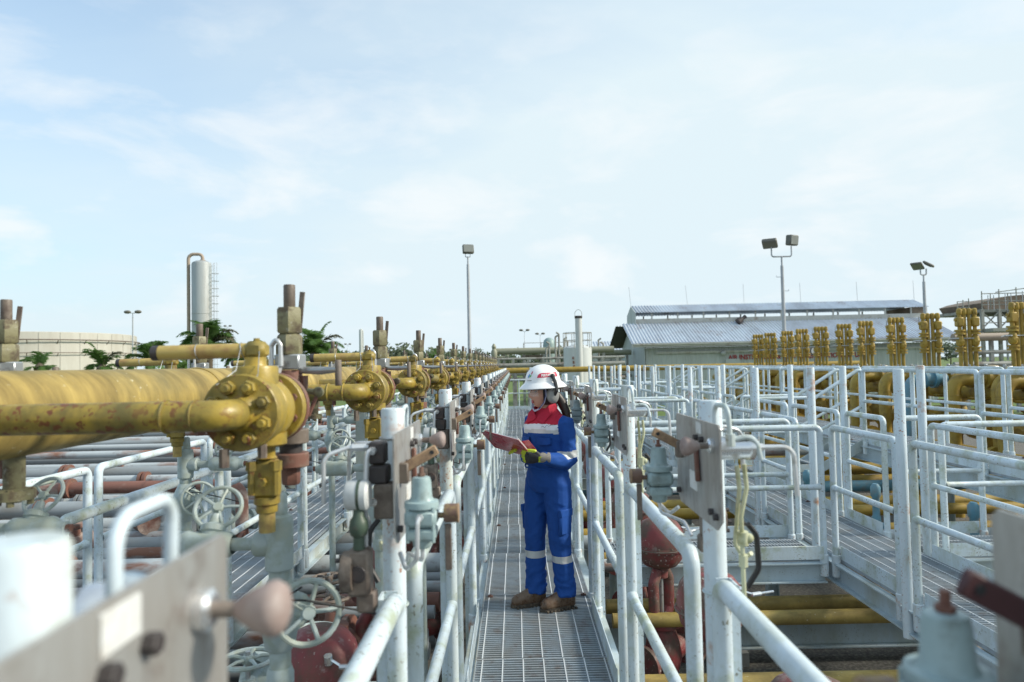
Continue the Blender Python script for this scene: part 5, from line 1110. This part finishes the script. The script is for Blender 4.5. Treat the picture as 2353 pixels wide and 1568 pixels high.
def remesh(mb, voxel, it=3):
    me = bpy.data.meshes.new('tmp'); me.from_pydata([tuple(p) for p in mb.v], [], mb.f)
    bm = bmesh.new(); bm.from_mesh(me); bmesh.ops.recalc_face_normals(bm, faces=bm.faces); bm.to_mesh(me); bm.free()
    ob = bpy.data.objects.new('tmp', me); S.collection.objects.link(ob)
    r = ob.modifiers.new('r', 'REMESH'); r.mode = 'VOXEL'; r.voxel_size = voxel; r.adaptivity = 0
    s = ob.modifiers.new('s', 'SMOOTH'); s.factor = .5; s.iterations = it
    out = bpy.data.meshes.new_from_object(ob.evaluated_get(bpy.context.evaluated_depsgraph_get()))
    bpy.data.objects.remove(ob); bpy.data.meshes.remove(me)
    out.polygons.foreach_set('use_smooth', [True]*len(out.polygons)); out.materials.clear(); return out
def loft(m, rings, n=24):
    """rings: (centre, a, b) ellipses in the xy plane"""
    vs = []; fs = []
    for c, a, b in rings:
        for k in range(n): t = 2*pi*k/n; vs.append((c[0]+a*cos(t), c[1]+b*sin(t), c[2]))
    for i in range(len(rings)-1):
        for k in range(n): k2 = (k+1) % n; fs.append((i*n+k, i*n+k2, (i+1)*n+k2, (i+1)*n+k))
    fs.append(tuple(range(n-1, -1, -1))); fs.append(tuple((len(rings)-1)*n+k for k in range(n))); m.add(vs, fs)

FR = w2l(ROOT.x-.093, ROOT.y+.035, 0); FL = w2l(ROOT.x+.098, ROOT.y-.045, 0)      # right foot, left foot
shL, elL, wrL = Vector((.172, .005, 1.240)), w2l(.350, 4.60, .975), w2l(.156, 4.40, 1.040)
shR, elR, wrR = Vector((-.150, .035, 1.240)), w2l(.075, 4.86, .985), w2l(.065, 4.56, 1.062)
# ---- coverall: one continuous surface, remeshed from overlapping limbs
m = MB()
loft(m, [((0, .01, .775), .12, .095), ((0, .01, .82), .158, .116), ((0, .012, .88), .164, .120), ((0, .008, .96), .150, .110), ((0, .005, 1.03), .144, .106), ((0, 0, 1.10), .152, .113), ((0, -.006, 1.17), .164, .120),
         ((0, -.004, 1.22), .172, .120), ((0, .004, 1.262), .150, .102), ((0, .012, 1.295), .118, .084), ((0, .016, 1.322), .088, .070), ((0, .016, 1.345), .070, .062)])
for F, sx in ((FR, -1), (FL, 1)):
    hip = Vector((sx*.085, .012, .84)); kn = Vector((sx*.092 + (F.x-sx*.09)*.5, F.y*.5-.012, .47)); an = Vector((F.x, F.y+.012, .13)); hem = Vector((F.x, F.y+.008, .085))
    m.tube([hip+Vector((0, 0, .04)), hip, hip.lerp(kn, .33), hip.lerp(kn, .66), kn, kn.lerp(an, .25), kn.lerp(an, .5), kn.lerp(an, .78), an, hem], [.080, .092, .092, .083, .074, .071, .071, .069, .073, .074], 18)
for sh, el, wr in ((shL, elL, wrL), (shR, elR, wrR)):
    m.tube([sh.lerp(Vector((0, .01, 1.25)), .30), sh, sh.lerp(el, .25), sh.lerp(el, .6), el.lerp(sh, .06), el.lerp(wr, .10), el.lerp(wr, .45), el.lerp(wr, .85), wr.lerp(el, .02)], [.058, .060, .061, .056, .053, .052, .050, .045, .044], 16)
cme = remesh(m, .0068, 4)
def seg_d(p, a, b):
    ab = b-a; t = max(0, min(1, (p-a).dot(ab)/ab.length_squared)); return (p-(a+ab*t)).length, t
def crease(v):
    a = abs(mnoise.noise(v)); b = abs(mnoise.noise(v*2.1 + Vector((3.1, 7.7, 1.3))))
    return (.34 - a*1.5) + .45*(.3 - b*1.4)
def fold(p, n):
    base = .0012*mnoise.noise(p*11)
    d1, t1 = seg_d(p, shL, elL); d2, t2 = seg_d(p, elL, wrL)
    if p.z < .72:
        amp = .0045 + .0120*math.exp(-((p.z-.17)/.10)**2) + .0055*math.exp(-((p.z-.45)/.07)**2) + .004*math.exp(-((p.z-.72)/.06)**2)
        s_ = 1 if p.x > 0 else -1
        a = amp*crease(Vector((p.x*7+s_*5, p.y*7, p.z*15 + s_*p.x*9 - p.y*6)))
    elif min(d1, d2) < .085:
        amp = .0060 + .0075*math.exp(-(((p-elL).length)/.10)**2)
        a = amp*crease(Vector((p.x*9, p.y*9+p.z*6, p.z*12 - p.x*8)))
    else:
        amp = .0040 + .0065*math.exp(-((p.z-.94)/.06)**2)
        a = amp*crease(Vector((p.x*6, p.y*6, p.z*13 + p.x*7)))
    return base + a
cme.update()
nr = [v.normal.copy() for v in cme.vertices]
for v, nv in zip(cme.vertices, nr): v.co = v.co + nv*fold(v.co, nv)
for q in ('fabric_blue', 'fabric_red', 'fabric_white', 'reflective'): cme.materials.append(MATS[q])
for pg in cme.polygons:
    p = pg.center; mi = 0
    dL, tL = seg_d(p, shL, elL); dR, tR = seg_d(p, shR, elR); fL, uL = seg_d(p, elL, wrL); fR, uR = seg_d(p, elR, wrR)
    sx = 1 if p.x > 0 else -1; d_, t_, f_, u_ = (dL, tL, fL, uL) if p.x > 0 else (dR, tR, fR, uR)
    arm = (d_ < .078 and abs(p.x) > .152 + .10*max(0, 1.27-p.z)*.3 and p.z > .9) or (f_ < .066 and u_ > .12) or (abs(p.x) > .165 and p.z < 1.24 and p.z > .93)
    torso_wave = .006*sin(p.x*16+1)
    if arm:
        if d_ < .085 and .66 < t_ < .84 and f_ > .03: mi = 3
        if p.z > 1.305 and abs(p.x) < .185: mi = 2
    elif p.z > 1.236 + torso_wave: mi = 1
    elif p.z > 1.200 + torso_wave: mi = 2
    elif p.z > 1.176 + torso_wave: mi = 3
    elif .318 + (.014 if p.x < 0 else 0) < p.z < .366 + (.014 if p.x < 0 else 0): mi = 3
    pg.material_index = mi
link('coverall', cme, person)
cov_o = person.children[-1]
# collar flaps, pocket flaps, cargo pockets, waist seam
m = MB()
for sx in (-1, 1):
    pts = [Vector((sx*.010, -.098, 1.262)), Vector((sx*.070, -.108, 1.240)), Vector((sx*.098, -.060, 1.300)), Vector((sx*.088, .015, 1.335)), Vector((sx*.050, .072, 1.350)), Vector((0, .082, 1.352))]
    inn = [Vector((sx*.006, -.082, 1.278)), Vector((sx*.030, -.074, 1.310)), Vector((sx*.058, -.030, 1.352)), Vector((sx*.062, .015, 1.372)), Vector((sx*.040, .058, 1.385)), Vector((0, .068, 1.386))]
    off = Vector((0, -.006, .006)); n = len(pts)
    vs = pts + inn + [p+off for p in pts] + [p+off for p in inn]; fs = []
    for i in range(n-1): fs += [(i, i+1, n+i+1, n+i), (2*n+i, 3*n+i, 3*n+i+1, 2*n+i+1), (i, 2*n+i, 2*n+i+1, i+1), (n+i, n+i+1, 3*n+i+1, 3*n+i)]
    fs += [(0, n, 3*n, 2*n)]
    m.add(vs, fs)
m.build('collar', 'fabric_red', cov_o)
def front_y(x, z):      # approximate front surface of the torso
    return -.118*sqrt(max(0.05, 1-(x/.172)**2)) - .004
for sx in (-1, 1):
    m = MB(); vs = []; nx, nz = 7, 3
    for j in range(nz):
        for i in range(nx):
            x = sx*(.035+.088*i/(nx-1)); z = 1.150-.045*j/(nz-1) - (.006 if (i in (0, nx-1) and j == nz-1) else 0)*-1; vs.append((x, front_y(x, z)-.012, z))
    for j in range(nz):
        for i in range(nx):
            x = sx*(.035+.088*i/(nx-1)); z = 1.150-.045*j/(nz-1); vs.append((x, front_y(x, z)+.01, z))
    fs = []; q = nx*nz
    for j in range(nz-1):
        for i in range(nx-1): a = j*nx+i; fs += [(a, a+1, a+nx+1, a+nx), (q+a, q+a+nx, q+a+nx+1, q+a+1)]
    for i in range(nx-1): fs += [(i, q+i, q+i+1, i+1), ((nz-1)*nx+i, (nz-1)*nx+i+1, q+(nz-1)*nx+i+1, q+(nz-1)*nx+i)]
    m.add(vs, fs); m.build('pocket_flap', 'fabric_blue', cov_o)
for sx, F in ((1, FL), (-1, FR)):
    c = Vector((sx*.163, -.012, .585))
    m = MB(); m.box(c, (.030, .12, .155), Matrix.Rotation(sx*.05, 3, 'Y'), .012); m.box(c+Vector((sx*.005, 0, .068)), (.030, .126, .05), Matrix.Rotation(sx*.05, 3, 'Y'), .006); m.build('cargo_pocket', 'fabric_blue', cov_o)
m = MB(); m.tube([(.166*cos(2*pi*k/28), .006+.126*sin(2*pi*k/28), .945+.006*sin(k*1.3)) for k in range(29)], .006, 6, cap=False); m.build('waist_seam', 'fabric_blue', cov_o)
m = MB(); pts = [Vector((.068+.012*i, front_y(.068+.012*i, 1.22)-.0125, 1.222 + .004*i*.6 + .009*sin(i*2.6)*(1 if i < 4 else .4))) for i in range(8)]; m.tube(pts, .0016, 5); m.build('embroidered_name', 'eye_dark', cov_o)

# ---- head
HC = Vector((.004, -.018, 1.450)); MH = Matrix.Translation(HC) @ Matrix.Rotation(radians(-20), 4, 'Z') @ Matrix.Rotation(radians(3), 4, 'X')
m = MB(); nu, nv = 48, 36; vs = []; fs = []
def g(x, s): return math.exp(-(x/s)**2)
for j in range(nv+1):
    ph = -pi/2 + pi*j/nv
    for i in range(nu):
        a = 2*pi*i/nu; x = cos(ph)*sin(a); y = -cos(ph)*cos(a); z = sin(ph)
        front = max(0, -y)
        w = .073*(1 - .20*max(0, -z)**1.5); dd = .094; h = .116
        X = x*w; Y = y*dd; Z = z*h
        if z < 0: Y += (-.010*front*(-z)) + .030*max(0, y)*(-z)*-1
        if z < -.35: X *= 1 - .18*(-z-.35)*front*1.6
        bump = 0
        fx = X/.073
        if y < 0:
            bump += .026*g(X, .010)*g(Z+.020, .016) + .012*g(X, .008)*g(Z-.005, .018)            # nose tip, bridge
            bump -= .009*(g(X-.031, .016)+g(X+.031, .016))*g(Z-.012, .012)                        # eye sockets
            bump += .005*g(Z-.032, .012)*g(X, .05)                                               # brow
            bump += .007*g(X, .019)*g(Z+.053, .006) + .008*g(X, .017)*g(Z+.064, .006)            # lips
            bump -= .005*g(X, .022)*g(Z+.0585, .0028)
            bump += .011*g(X, .022)*g(Z+.094, .016)                                              # chin
            bump += .006*(g(X-.045, .02)+g(X+.045, .02))*g(Z+.018, .022)                         # cheeks
        Y -= bump*front
        vs.append((X, Y, Z))
for j in range(nv):
    for i in range(nu): i2 = (i+1) % nu; fs.append((j*nu+i, j*nu+i2, (j+1)*nu+i2, (j+1)*nu+i))
m.add([MH @ Vector(p) for p in vs], fs)
hd = MB(); hd.v = m.v; hd.f = m.f
hd.tube([(.0, .02, 1.22), (.0, .018, 1.30), MH @ Vector((0, .02, -.09)), MH @ Vector((0, .02, -.01))], [.075, .057, .052, .052], 18)
for sx in (-1, 1): hd.ball(MH @ Vector((sx*.073, .012, -.004)), .026, 10, 8, (.4, .7, 1.1))
bme = remesh(hd, .0048, 1); bme.materials.append(MATS['skin']); body = link('body', bme, person)
m = MB()
for z, hh, wv in ((-.0535, .0042, .019), (-.0635, .005, .017)):
    vs = []; fs = []
    for j in range(5):
        for i in range(11):
            s_ = -1+2*i/10; x = s_*wv; zz = z + hh*(j/2-1)*sqrt(max(0, 1-s_*s_)*1.0); y = -.0885 - .0040*(1-s_*s_) + .0015*abs(j/2-1)*2 + .10*x*x*6
            vs.append(MH @ Vector((x, y-.003, zz)))
    for j in range(4):
        for i in range(10): a = j*11+i; fs.append((a, a+1, a+12, a+11))
    m.add(vs, fs)
m.build('lips', 'lips', body)
for sx in (-1, 1):
    m = MB(); m.ball(MH @ Vector((sx*.031, -.0765, .010)), .010, 10, 6, (1.2, .8, .55)); m.build('eye', 'eye_dark', body)
    m = MB(); m.tube([MH @ Vector((sx*x, y, z)) for x, y, z in ((.014, -.094, .029), (.030, -.091, .034), (.048, -.078, .029))], [.0025, .003, .0015], 6); m.build('eyebrow', 'hair', body)
# hair: cap behind the ears and a ponytail down the back
m = MB(); vs = []; fs = []; nj, ni = 12, 26
for j in range(nj+1):
    z = -.085 + .13*j/nj
    for i in range(ni+1):
        a = radians(-118 + 236*i/ni); rr = sqrt(max(.02, 1-(z/.125)**2)); x = .080*rr*sin(a); y = .101*rr*cos(a) + .004
        vs.append(MH @ Vector((x*(1+.01*sin(i*3)), y*(1+.012*sin(i*2.2)), z)))
for j in range(nj):
    for i in range(ni): a = j*(ni+1)+i; fs.append((a, a+1, a+ni+2, a+ni+1))
m.add(vs, fs)
b0 = MH @ Vector((.01, .098, -.03))
m.tube([b0 + Vector((0, -.02, .02)), b0, b0+Vector((.02, .025, -.05)), b0+Vector((.045, .035, -.11)), b0+Vector((.065, .03, -.17)), b0+Vector((.075, .015, -.215))], [.018, .030, .033, .030, .022, .006], 12)
for q in range(9):
    a = q*.7; o_ = Vector((.026*cos(a), .020*sin(a), 0)); m.tube([b0+o_*.6, b0+Vector((.02, .025, -.05))+o_, b0+Vector((.045, .035, -.11))+o_*1.05, b0+Vector((.07, .026, -.19))+o_*.8, b0+Vector((.08, .012, -.235))+o_*.3], [.006, .007, .007, .005, .001], 6)
m.build('hair', 'hair', person)
# glasses
m = MB(); m.tube([MH @ Vector(p) for p in ((-.074, -.02, .022), (-.064, -.082, .024), (-.035, -.108, .024), (0, -.112, .022), (.035, -.108, .024), (.064, -.082, .024), (.074, -.02, .022))], .0040, 8, .012); gl = m.build('safety_glasses', 'black_rubber', person)
m = MB(); vs = []; fs = []; ni, nj = 22, 7
for j in range(nj):
    for i in range(ni):
        x = -.066+.132*i/(ni-1); z = .022-.044*j/(nj-1)*(1-.55*g(x, .014)); y = -.114+ (x/.066)**2*.036; vs.append(MH @ Vector((x, y, z)))
for j in range(nj-1):
    for i in range(ni-1): a = j*ni+i; fs.append((a, a+1, a+ni+1, a+ni))
m.add(vs, fs); m.build('lens', 'lens', gl)

# ---- helmet: crown, brim all round, patch with lettering, emblem, ear muff on an arm
HB = .066                                           # brim root height in head frame
def helm_r(z):                                      # radius factor at height z above brim root
    return sqrt(max(0, 1-(max(0, z)/.122)**2.3)) if z > 0 else 1
def helm(phi, z, off=0.0):                          # phi = 0 at her left, growing towards the back
    r = helm_r(z); A, B = .108+off, .124+off
    return MH @ Vector((A*r*cos(phi), B*r*sin(phi), HB+z+off*.3))
m = MB(); prof = []; n = 56; rows = []
for q in range(17): z = .1215*sin(q/16*pi/2); rows.append((helm_r(z), z))
vs = []; fs = []
brim = [(.150, .164, -.030), (.152, .166, -.034), (.150, .164, -.038), (.134, .148, -.018), (.118, .133, -.006), (.110, .126, .0)]
allr = [(a_, b_2, z) for a_, b_2, z in brim[::-1][:0]]
rings = [(.104, .120, -.004), (.116, .131, -.012), (.148, .162, -.037), (.1515, .1655, -.0365), (.1515, .1655, -.032), (.134, .149, -.014), (.117, .133, -.001), (.110, .126, .006)] + [(.108*r, .124*r, z) for r, z in rows[2:-1]]
for a_, b_2, z in rings:
    for k in range(n): t = 2*pi*k/n; vs.append(MH @ Vector((a_*cos(t), b_2*sin(t), HB+z)))
vs.append(MH @ Vector((0, 0, HB+.1218)))
for i in range(len(rings)-1):
    for k in range(n): k2 = (k+1) % n; fs.append((i*n+k, i*n+k2, (i+1)*n+k2, (i+1)*n+k))
L_ = (len(rings)-1)*n
for k in range(n): fs.append((L_+k, L_+(k+1) % n, len(vs)-1))
m.add(vs, fs); helmet = m.build('hard_hat', 'helmet_white', person)
def surf_strip(pts2d, off, name, matn, parent, sub=1):
    """filled outline on the helmet surface; pts2d = list of (phi, z) columns (phi, zlo, zhi)"""
    m = MB(); vs = []; fs = []; rows_ = 6
    for ph, z0, z1 in pts2d:
        for q in range(rows_): vs.append(helm(ph, z0+(z1-z0)*q/(rows_-1), off))
    for i in range(len(pts2d)-1):
        for q in range(rows_-1): a = i*rows_+q; fs.append((a, a+1, a+rows_+1, a+rows_))
    m.add(vs, fs); return m.build(name, matn, parent)
cols = []
for q in range(25):
    f = q/24; ph = -.78+1.38*f; top = .066 if f > .22 else .036+.030*sqrt(max(0, 1-((.22-f)/.22)**2)); cols.append((ph, .036, top))
patch = surf_strip(cols, .0012, 'helmet_patch', 'helmet_red', helmet)
tm = text_mesh('PERTAMINA', .0225, 0, bold=.0006); wd = max(v.co.x for v in tm.vertices)
bm = bmesh.new(); bm.from_mesh(tm); bmesh.ops.subdivide_edges(bm, edges=[e for e in bm.edges if e.calc_length() > .004], cuts=2); bm.to_mesh(tm); bm.free()
for v in tm.vertices:
    ph = -.52 + .90*v.co.x/wd; v.co = helm(ph, .0425+v.co.y*1.0, .0022)
tm.materials.append(MATS['helmet_white']); link('lettering', tm, patch)
for nm, mt, c in (('emblem_mark', 'helmet_red', [(-1.22, .062, .080), (-1.13, .062, .080)]), ('emblem_mark', 'emblem_blue', [(-1.45, .036, .052), (-1.37, .044, .062), (-1.32, .052, .066)]), ('emblem_mark', 'emblem_green', [(-1.31, .038, .050), (-1.23, .044, .058), (-1.17, .048, .060)])):
    surf_strip(c, .0015, nm, mt, helmet)
m = MB(); m.tube([helm(-1.48+.06*i, .020, .001) for i in range(7)], .0016, 5); m.build('emblem_line', 'dark_steel', helmet)
m = MB(); m.tube([helm(.0+.12*i, .012, .003) for i in range(6)], .006, 6); m.build('accessory_slot', 'helmet_white', helmet)
for sx in (1, -1):
    ph = .10 if sx > 0 else pi-.10
    a = helm(ph, .040, .012); b = MH @ Vector((sx*.148, .018, .012)); c = MH @ Vector((sx*.122, .016, -.020))
    m = MB(); m.ball(a, .016, 12, 8); m.tube([a, a.lerp(b, .5)+ (MH.to_3x3() @ Vector((sx*.012, 0, 0))), b, c], [.012, .012, .013, .010], 8); arm_o = m.build('muff_arm', 'black_rubber', helmet)
    cc = MH @ Vector((sx*.103, .014, -.022)); R3 = MH.to_3x3()
    m = MB(); m.lathe([(.030, -.022), (.044, -.018), (.046, -.004), (.046, .006), (.040, .016), (.026, .024), (.001, .027)], (0, 0, 0), (1, 0, 0), 26); 
    m.v = [cc + R3 @ Vector((p.x*sx, p.y*.92, p.z*1.18)) for p in m.v]; mf = m.build('ear_muff', 'muff_grey', helmet)
    m = MB(); m.lathe([(.028, -.032), (.044, -.030), (.0465, -.022), (.044, -.014), (.030, -.014)], (0, 0, 0), (1, 0, 0), 26); m.v = [cc + R3 @ Vector((p.x*sx, p.y*.92, p.z*1.18)) for p in m.v]; m.build('cushion', 'black_rubber', mf)
    m = MB(); m.tube([MH @ Vector((sx*.080, -.028, HB+.0)), MH @ Vector((sx*.084, -.030, -.02)), MH @ Vector((sx*.074, -.042, -.065)), MH @ Vector((sx*.045, -.066, -.108)), MH @ Vector((0, -.078, -.123))], .0055, 6, .02); m.build('chin_strap', 'strap_stripe', helmet)
    m = MB(); m.tube([MH @ Vector((sx*.0835, -.034, HB+.0)), MH @ Vector((sx*.0875, -.036, -.02)), MH @ Vector((sx*.0775, -.047, -.065)), MH @ Vector((sx*.0475, -.071, -.108))], .0028, 5, .02); m.build('strap_edge', 'strap_navy', helmet)

# ---- boots
for F, nm in ((FR, 'right'), (FL, 'left')):
    RB = Matrix.Rotation(radians(-30 if nm == 'right' else -26), 3, 'Z'); F0 = Vector((F.x, F.y, 0))
    m = MB(); tmp = MB()
    prof = [(.072, .040, .055, .058), (.055, .043, .060, .066), (.02, .041, .066, .076), (-.03, .040, .062, .070), (-.08, .044, .054, .056), (-.12, .047, .047, .046), (-.155, .043, .043, .040), (-.178, .030, .036, .030), (-.186, .012, .030, .016)]
    vs = []; fs = []; n = 20
    for y, a, zc_, b in prof:
        for k in range(n): t = 2*pi*k/n; vs.append((a*cos(t), y, max(.020, zc_+b*sin(t))))
    for i in range(len(prof)-1):
        for k in range(n): k2 = (k+1) % n; fs.append((i*n+k, i*n+k2, (i+1)*n+k2, (i+1)*n+k))
    fs += [tuple(range(n)), tuple((len(prof)-1)*n+k for k in range(n))]
    tmp.add(vs, fs); tmp.tube([(0, .028, .06), (0, .026, .10), (0, .022, .15)], [.050, .048, .050], 16)
    tmp.v = [F0 + RB @ Vector((p.x*.92, p.y*.92, p.z)) for p in tmp.v]
    bm_ = remesh(tmp, .006, 3); bm_.materials.append(MATS['boot_leather']); bt = link('boot', bm_, person)
    out = []
    for k in range(28):
        t = 2*pi*k/28; y = -.058+.136*cos(t); wv = .050 if y < -.04 else .044; out.append((wv*sin(t)*(1-.12*g(y+.03, .03)), y))
    m = MB(); m.poly(out, .024, (0, 0, .0135), (1, 0, 0), (0, 1, 0)); m.v = [F0 + RB @ Vector((p.x*.92, p.y*.92, p.z)) for p in m.v]; so_ = m.build('sole', 'boot_sole', bt)
    m = MB()
    for k in range(9):
        for s_ in (-1, 1): m.box((s_*.040, -.15+.028*k, .0085), (.024, .014, .013))
    m.v = [F0 + RB @ Vector((p.x*.92, p.y*.92, p.z)) for p in m.v]; o_ = m.build('tread', 'boot_sole', so_, smooth=False); o_['kind'] = 'stuff'

# ---- folder (held, so a thing of its own): two red leaves with papers between, tilted towards the face
FC = Vector((-.070, 4.46, DECK+1.125))
fd = thing('folder', 'red plastic folder with papers held open by the worker', 'folder', tuple(FC), -TH+radians(5))
RF = Matrix.Rotation(radians(9), 3, 'Y') @ Matrix.Rotation(radians(-37), 3, 'X')
def leaf(name, x0, x1, y0, y1, z, matn, th=.003, curl=0.0, par=fd):
    m = MB(); nx = 8; vs = []; fs = []
    for zz in (0, th):
        for i in range(nx+1):
            x = x0+(x1-x0)*i/nx; cz = curl*((i/nx)**2)
            for y in (y0, y1): vs.append(RF @ Vector((x, y, z+zz+cz)))
    k = 2*(nx+1)
    for i in range(nx): a = 2*i; fs += [(a, a+1, a+3, a+2), (k+a, k+a+2, k+a+3, k+a+1), (a, a+2, k+a+2, k+a), (a+1, k+a+1, k+a+3, a+3)]
    fs += [(0, k, k+1, 1), (2*nx, 2*nx+1, k+2*nx+1, k+2*nx)]
    m.add(vs, fs); return m.build(name, matn, par)
leaf('cover', -.165, .165, -.115, .115, 0, 'folder_red')
leaf('paper', -.158, .155, -.112, .110, .0045, 'paper', .003)
leaf('paper', -.150, .150, -.106, .108, .0090, 'paper', .002, .006)
leaf('inner_flap', .0, .16, -.02, .112, .0125, 'folder_red', .002, .045)
m = MB(); m.cyl(RF @ Vector((-.12, -.10, .012)), RF @ Vector((-.09, -.10, .012)), .012, n=10); m.build('clip', 'bright_steel', fd)

# ---- gloves: palm and five fingers each
def hand(name, wr, palm_dir, nrm, thumb_side, curl, spread, par, thumb_dir):
    """wr wrist, palm_dir along the palm, nrm out of the back of the hand, thumb_side = direction from little finger to thumb"""
    d = palm_dir.normalized(); nrm = (nrm - d*nrm.dot(d)).normalized(); t = d.cross(nrm); t = t if t.dot(thumb_side) > 0 else -t
    m = MB(); vs = []
    P = [(0, .028, .020), (.02, .032, .021), (.05, .041, .019), (.075, .043, .016), (.088, .041, .013)]
    n = 16; fs = []
    for l_, a, b in P:
        for k in range(n): q = 2*pi*k/n; vs.append(wr + d*l_ + t*(a*cos(q)) + nrm*(b*sin(q)))
    for i in range(len(P)-1):
        for k in range(n): k2 = (k+1) % n; fs.append((i*n+k, i*n+k2, (i+1)*n+k2, (i+1)*n+k))
    fs += [tuple(range(n)), tuple((len(P)-1)*n+k for k in range(n))]
    m.add(vs, fs); fing = []
    for i, (off, L1) in enumerate(((.030, .070), (.010, .078), (-.011, .073), (-.030, .058))):
        p = wr + d*.078 + t*off; a = 0; pts = [p - d*.02, p]; rr = [.0105, .0108]; dirn = (d + t*off*spread).normalized()
        for s_, f in enumerate((.45, .32, .23)):
            a += curl[s_]; dv = Matrix.Rotation(a, 3, t) @ dirn
            if dv.dot(nrm) > 0: dv = Matrix.Rotation(-a, 3, t) @ dirn
            p = p + dv*L1*f*1.12; pts.append(p); rr.append((.0102, .0096, .0078)[s_])
        fing.append((pts, rr))
    tp = wr + d*.022 + t*.026; thumb = ([tp - t*.012, tp, tp+thumb_dir[0]*.034, tp+thumb_dir[0]*.034+thumb_dir[1]*.030, tp+thumb_dir[0]*.034+thumb_dir[1]*.052], [.014, .0135, .0125, .0112, .008])
    for pts, rr in fing + [thumb]: m.tube(pts, rr, 10)
    me = remesh(m, .0042, 2); me.materials.append(MATS['glove_black']); me.materials.append(MATS['glove_yellow'])
    for pg in me.polygons:
        c = pg.center; l_ = (c-wr).dot(d); 
        dd = min(seg_d(c, fing[k][0][j], fing[k][0][j+1])[0] for k in range(4) for j in range(2, 4)); td = min(seg_d(c, thumb[0][j], thumb[0][j+1])[0] for j in range(2, 4))
        if (dd < .0135 and c is not None and l_ > .085) or td < .014: pg.material_index = 1
    o = link(name, me, par)
    mm = MB(); mm.lathe([(.030, -.055), (.033, -.05), (.031, -.03), (.033, -.01), (.029, .012)], wr, d, 18); mm.build('knit_cuff', 'glove_cuff', o)
    mm = MB(); mm.box(wr + d*.012 + nrm*.0235, (.022, .038, .003), Matrix((t, d, nrm)).transposed() @ Matrix.Rotation(pi/2, 3, 'Z')); mm.build('wrist_tab', 'glove_yellow', o)
    return o
RL = RI     # world direction -> root frame
def wd_(x, y, z): return RI @ Vector((x, y, z))
hand('glove', wrL, wd_(-1, -.15, .02), wd_(-.05, -.9, -.35), Vector((0, 0, 1)), (.55, .75, .5), 2.0, person, (wd_(-.75, -.2, .65).normalized(), wd_(-.95, .15, .1).normalized()))
hand('glove', wrR, wd_(-.7, -.6, .25), wd_(-.2, .3, .9), wd_(.6, -.6, .2), (.25, .4, .3), 2.0, person, (wd_(-.2, -.9, .1).normalized(), wd_(-.5, -.8, .0).normalized()))
for o in S.objects:
    if '_dz' in o: del o['_dz']
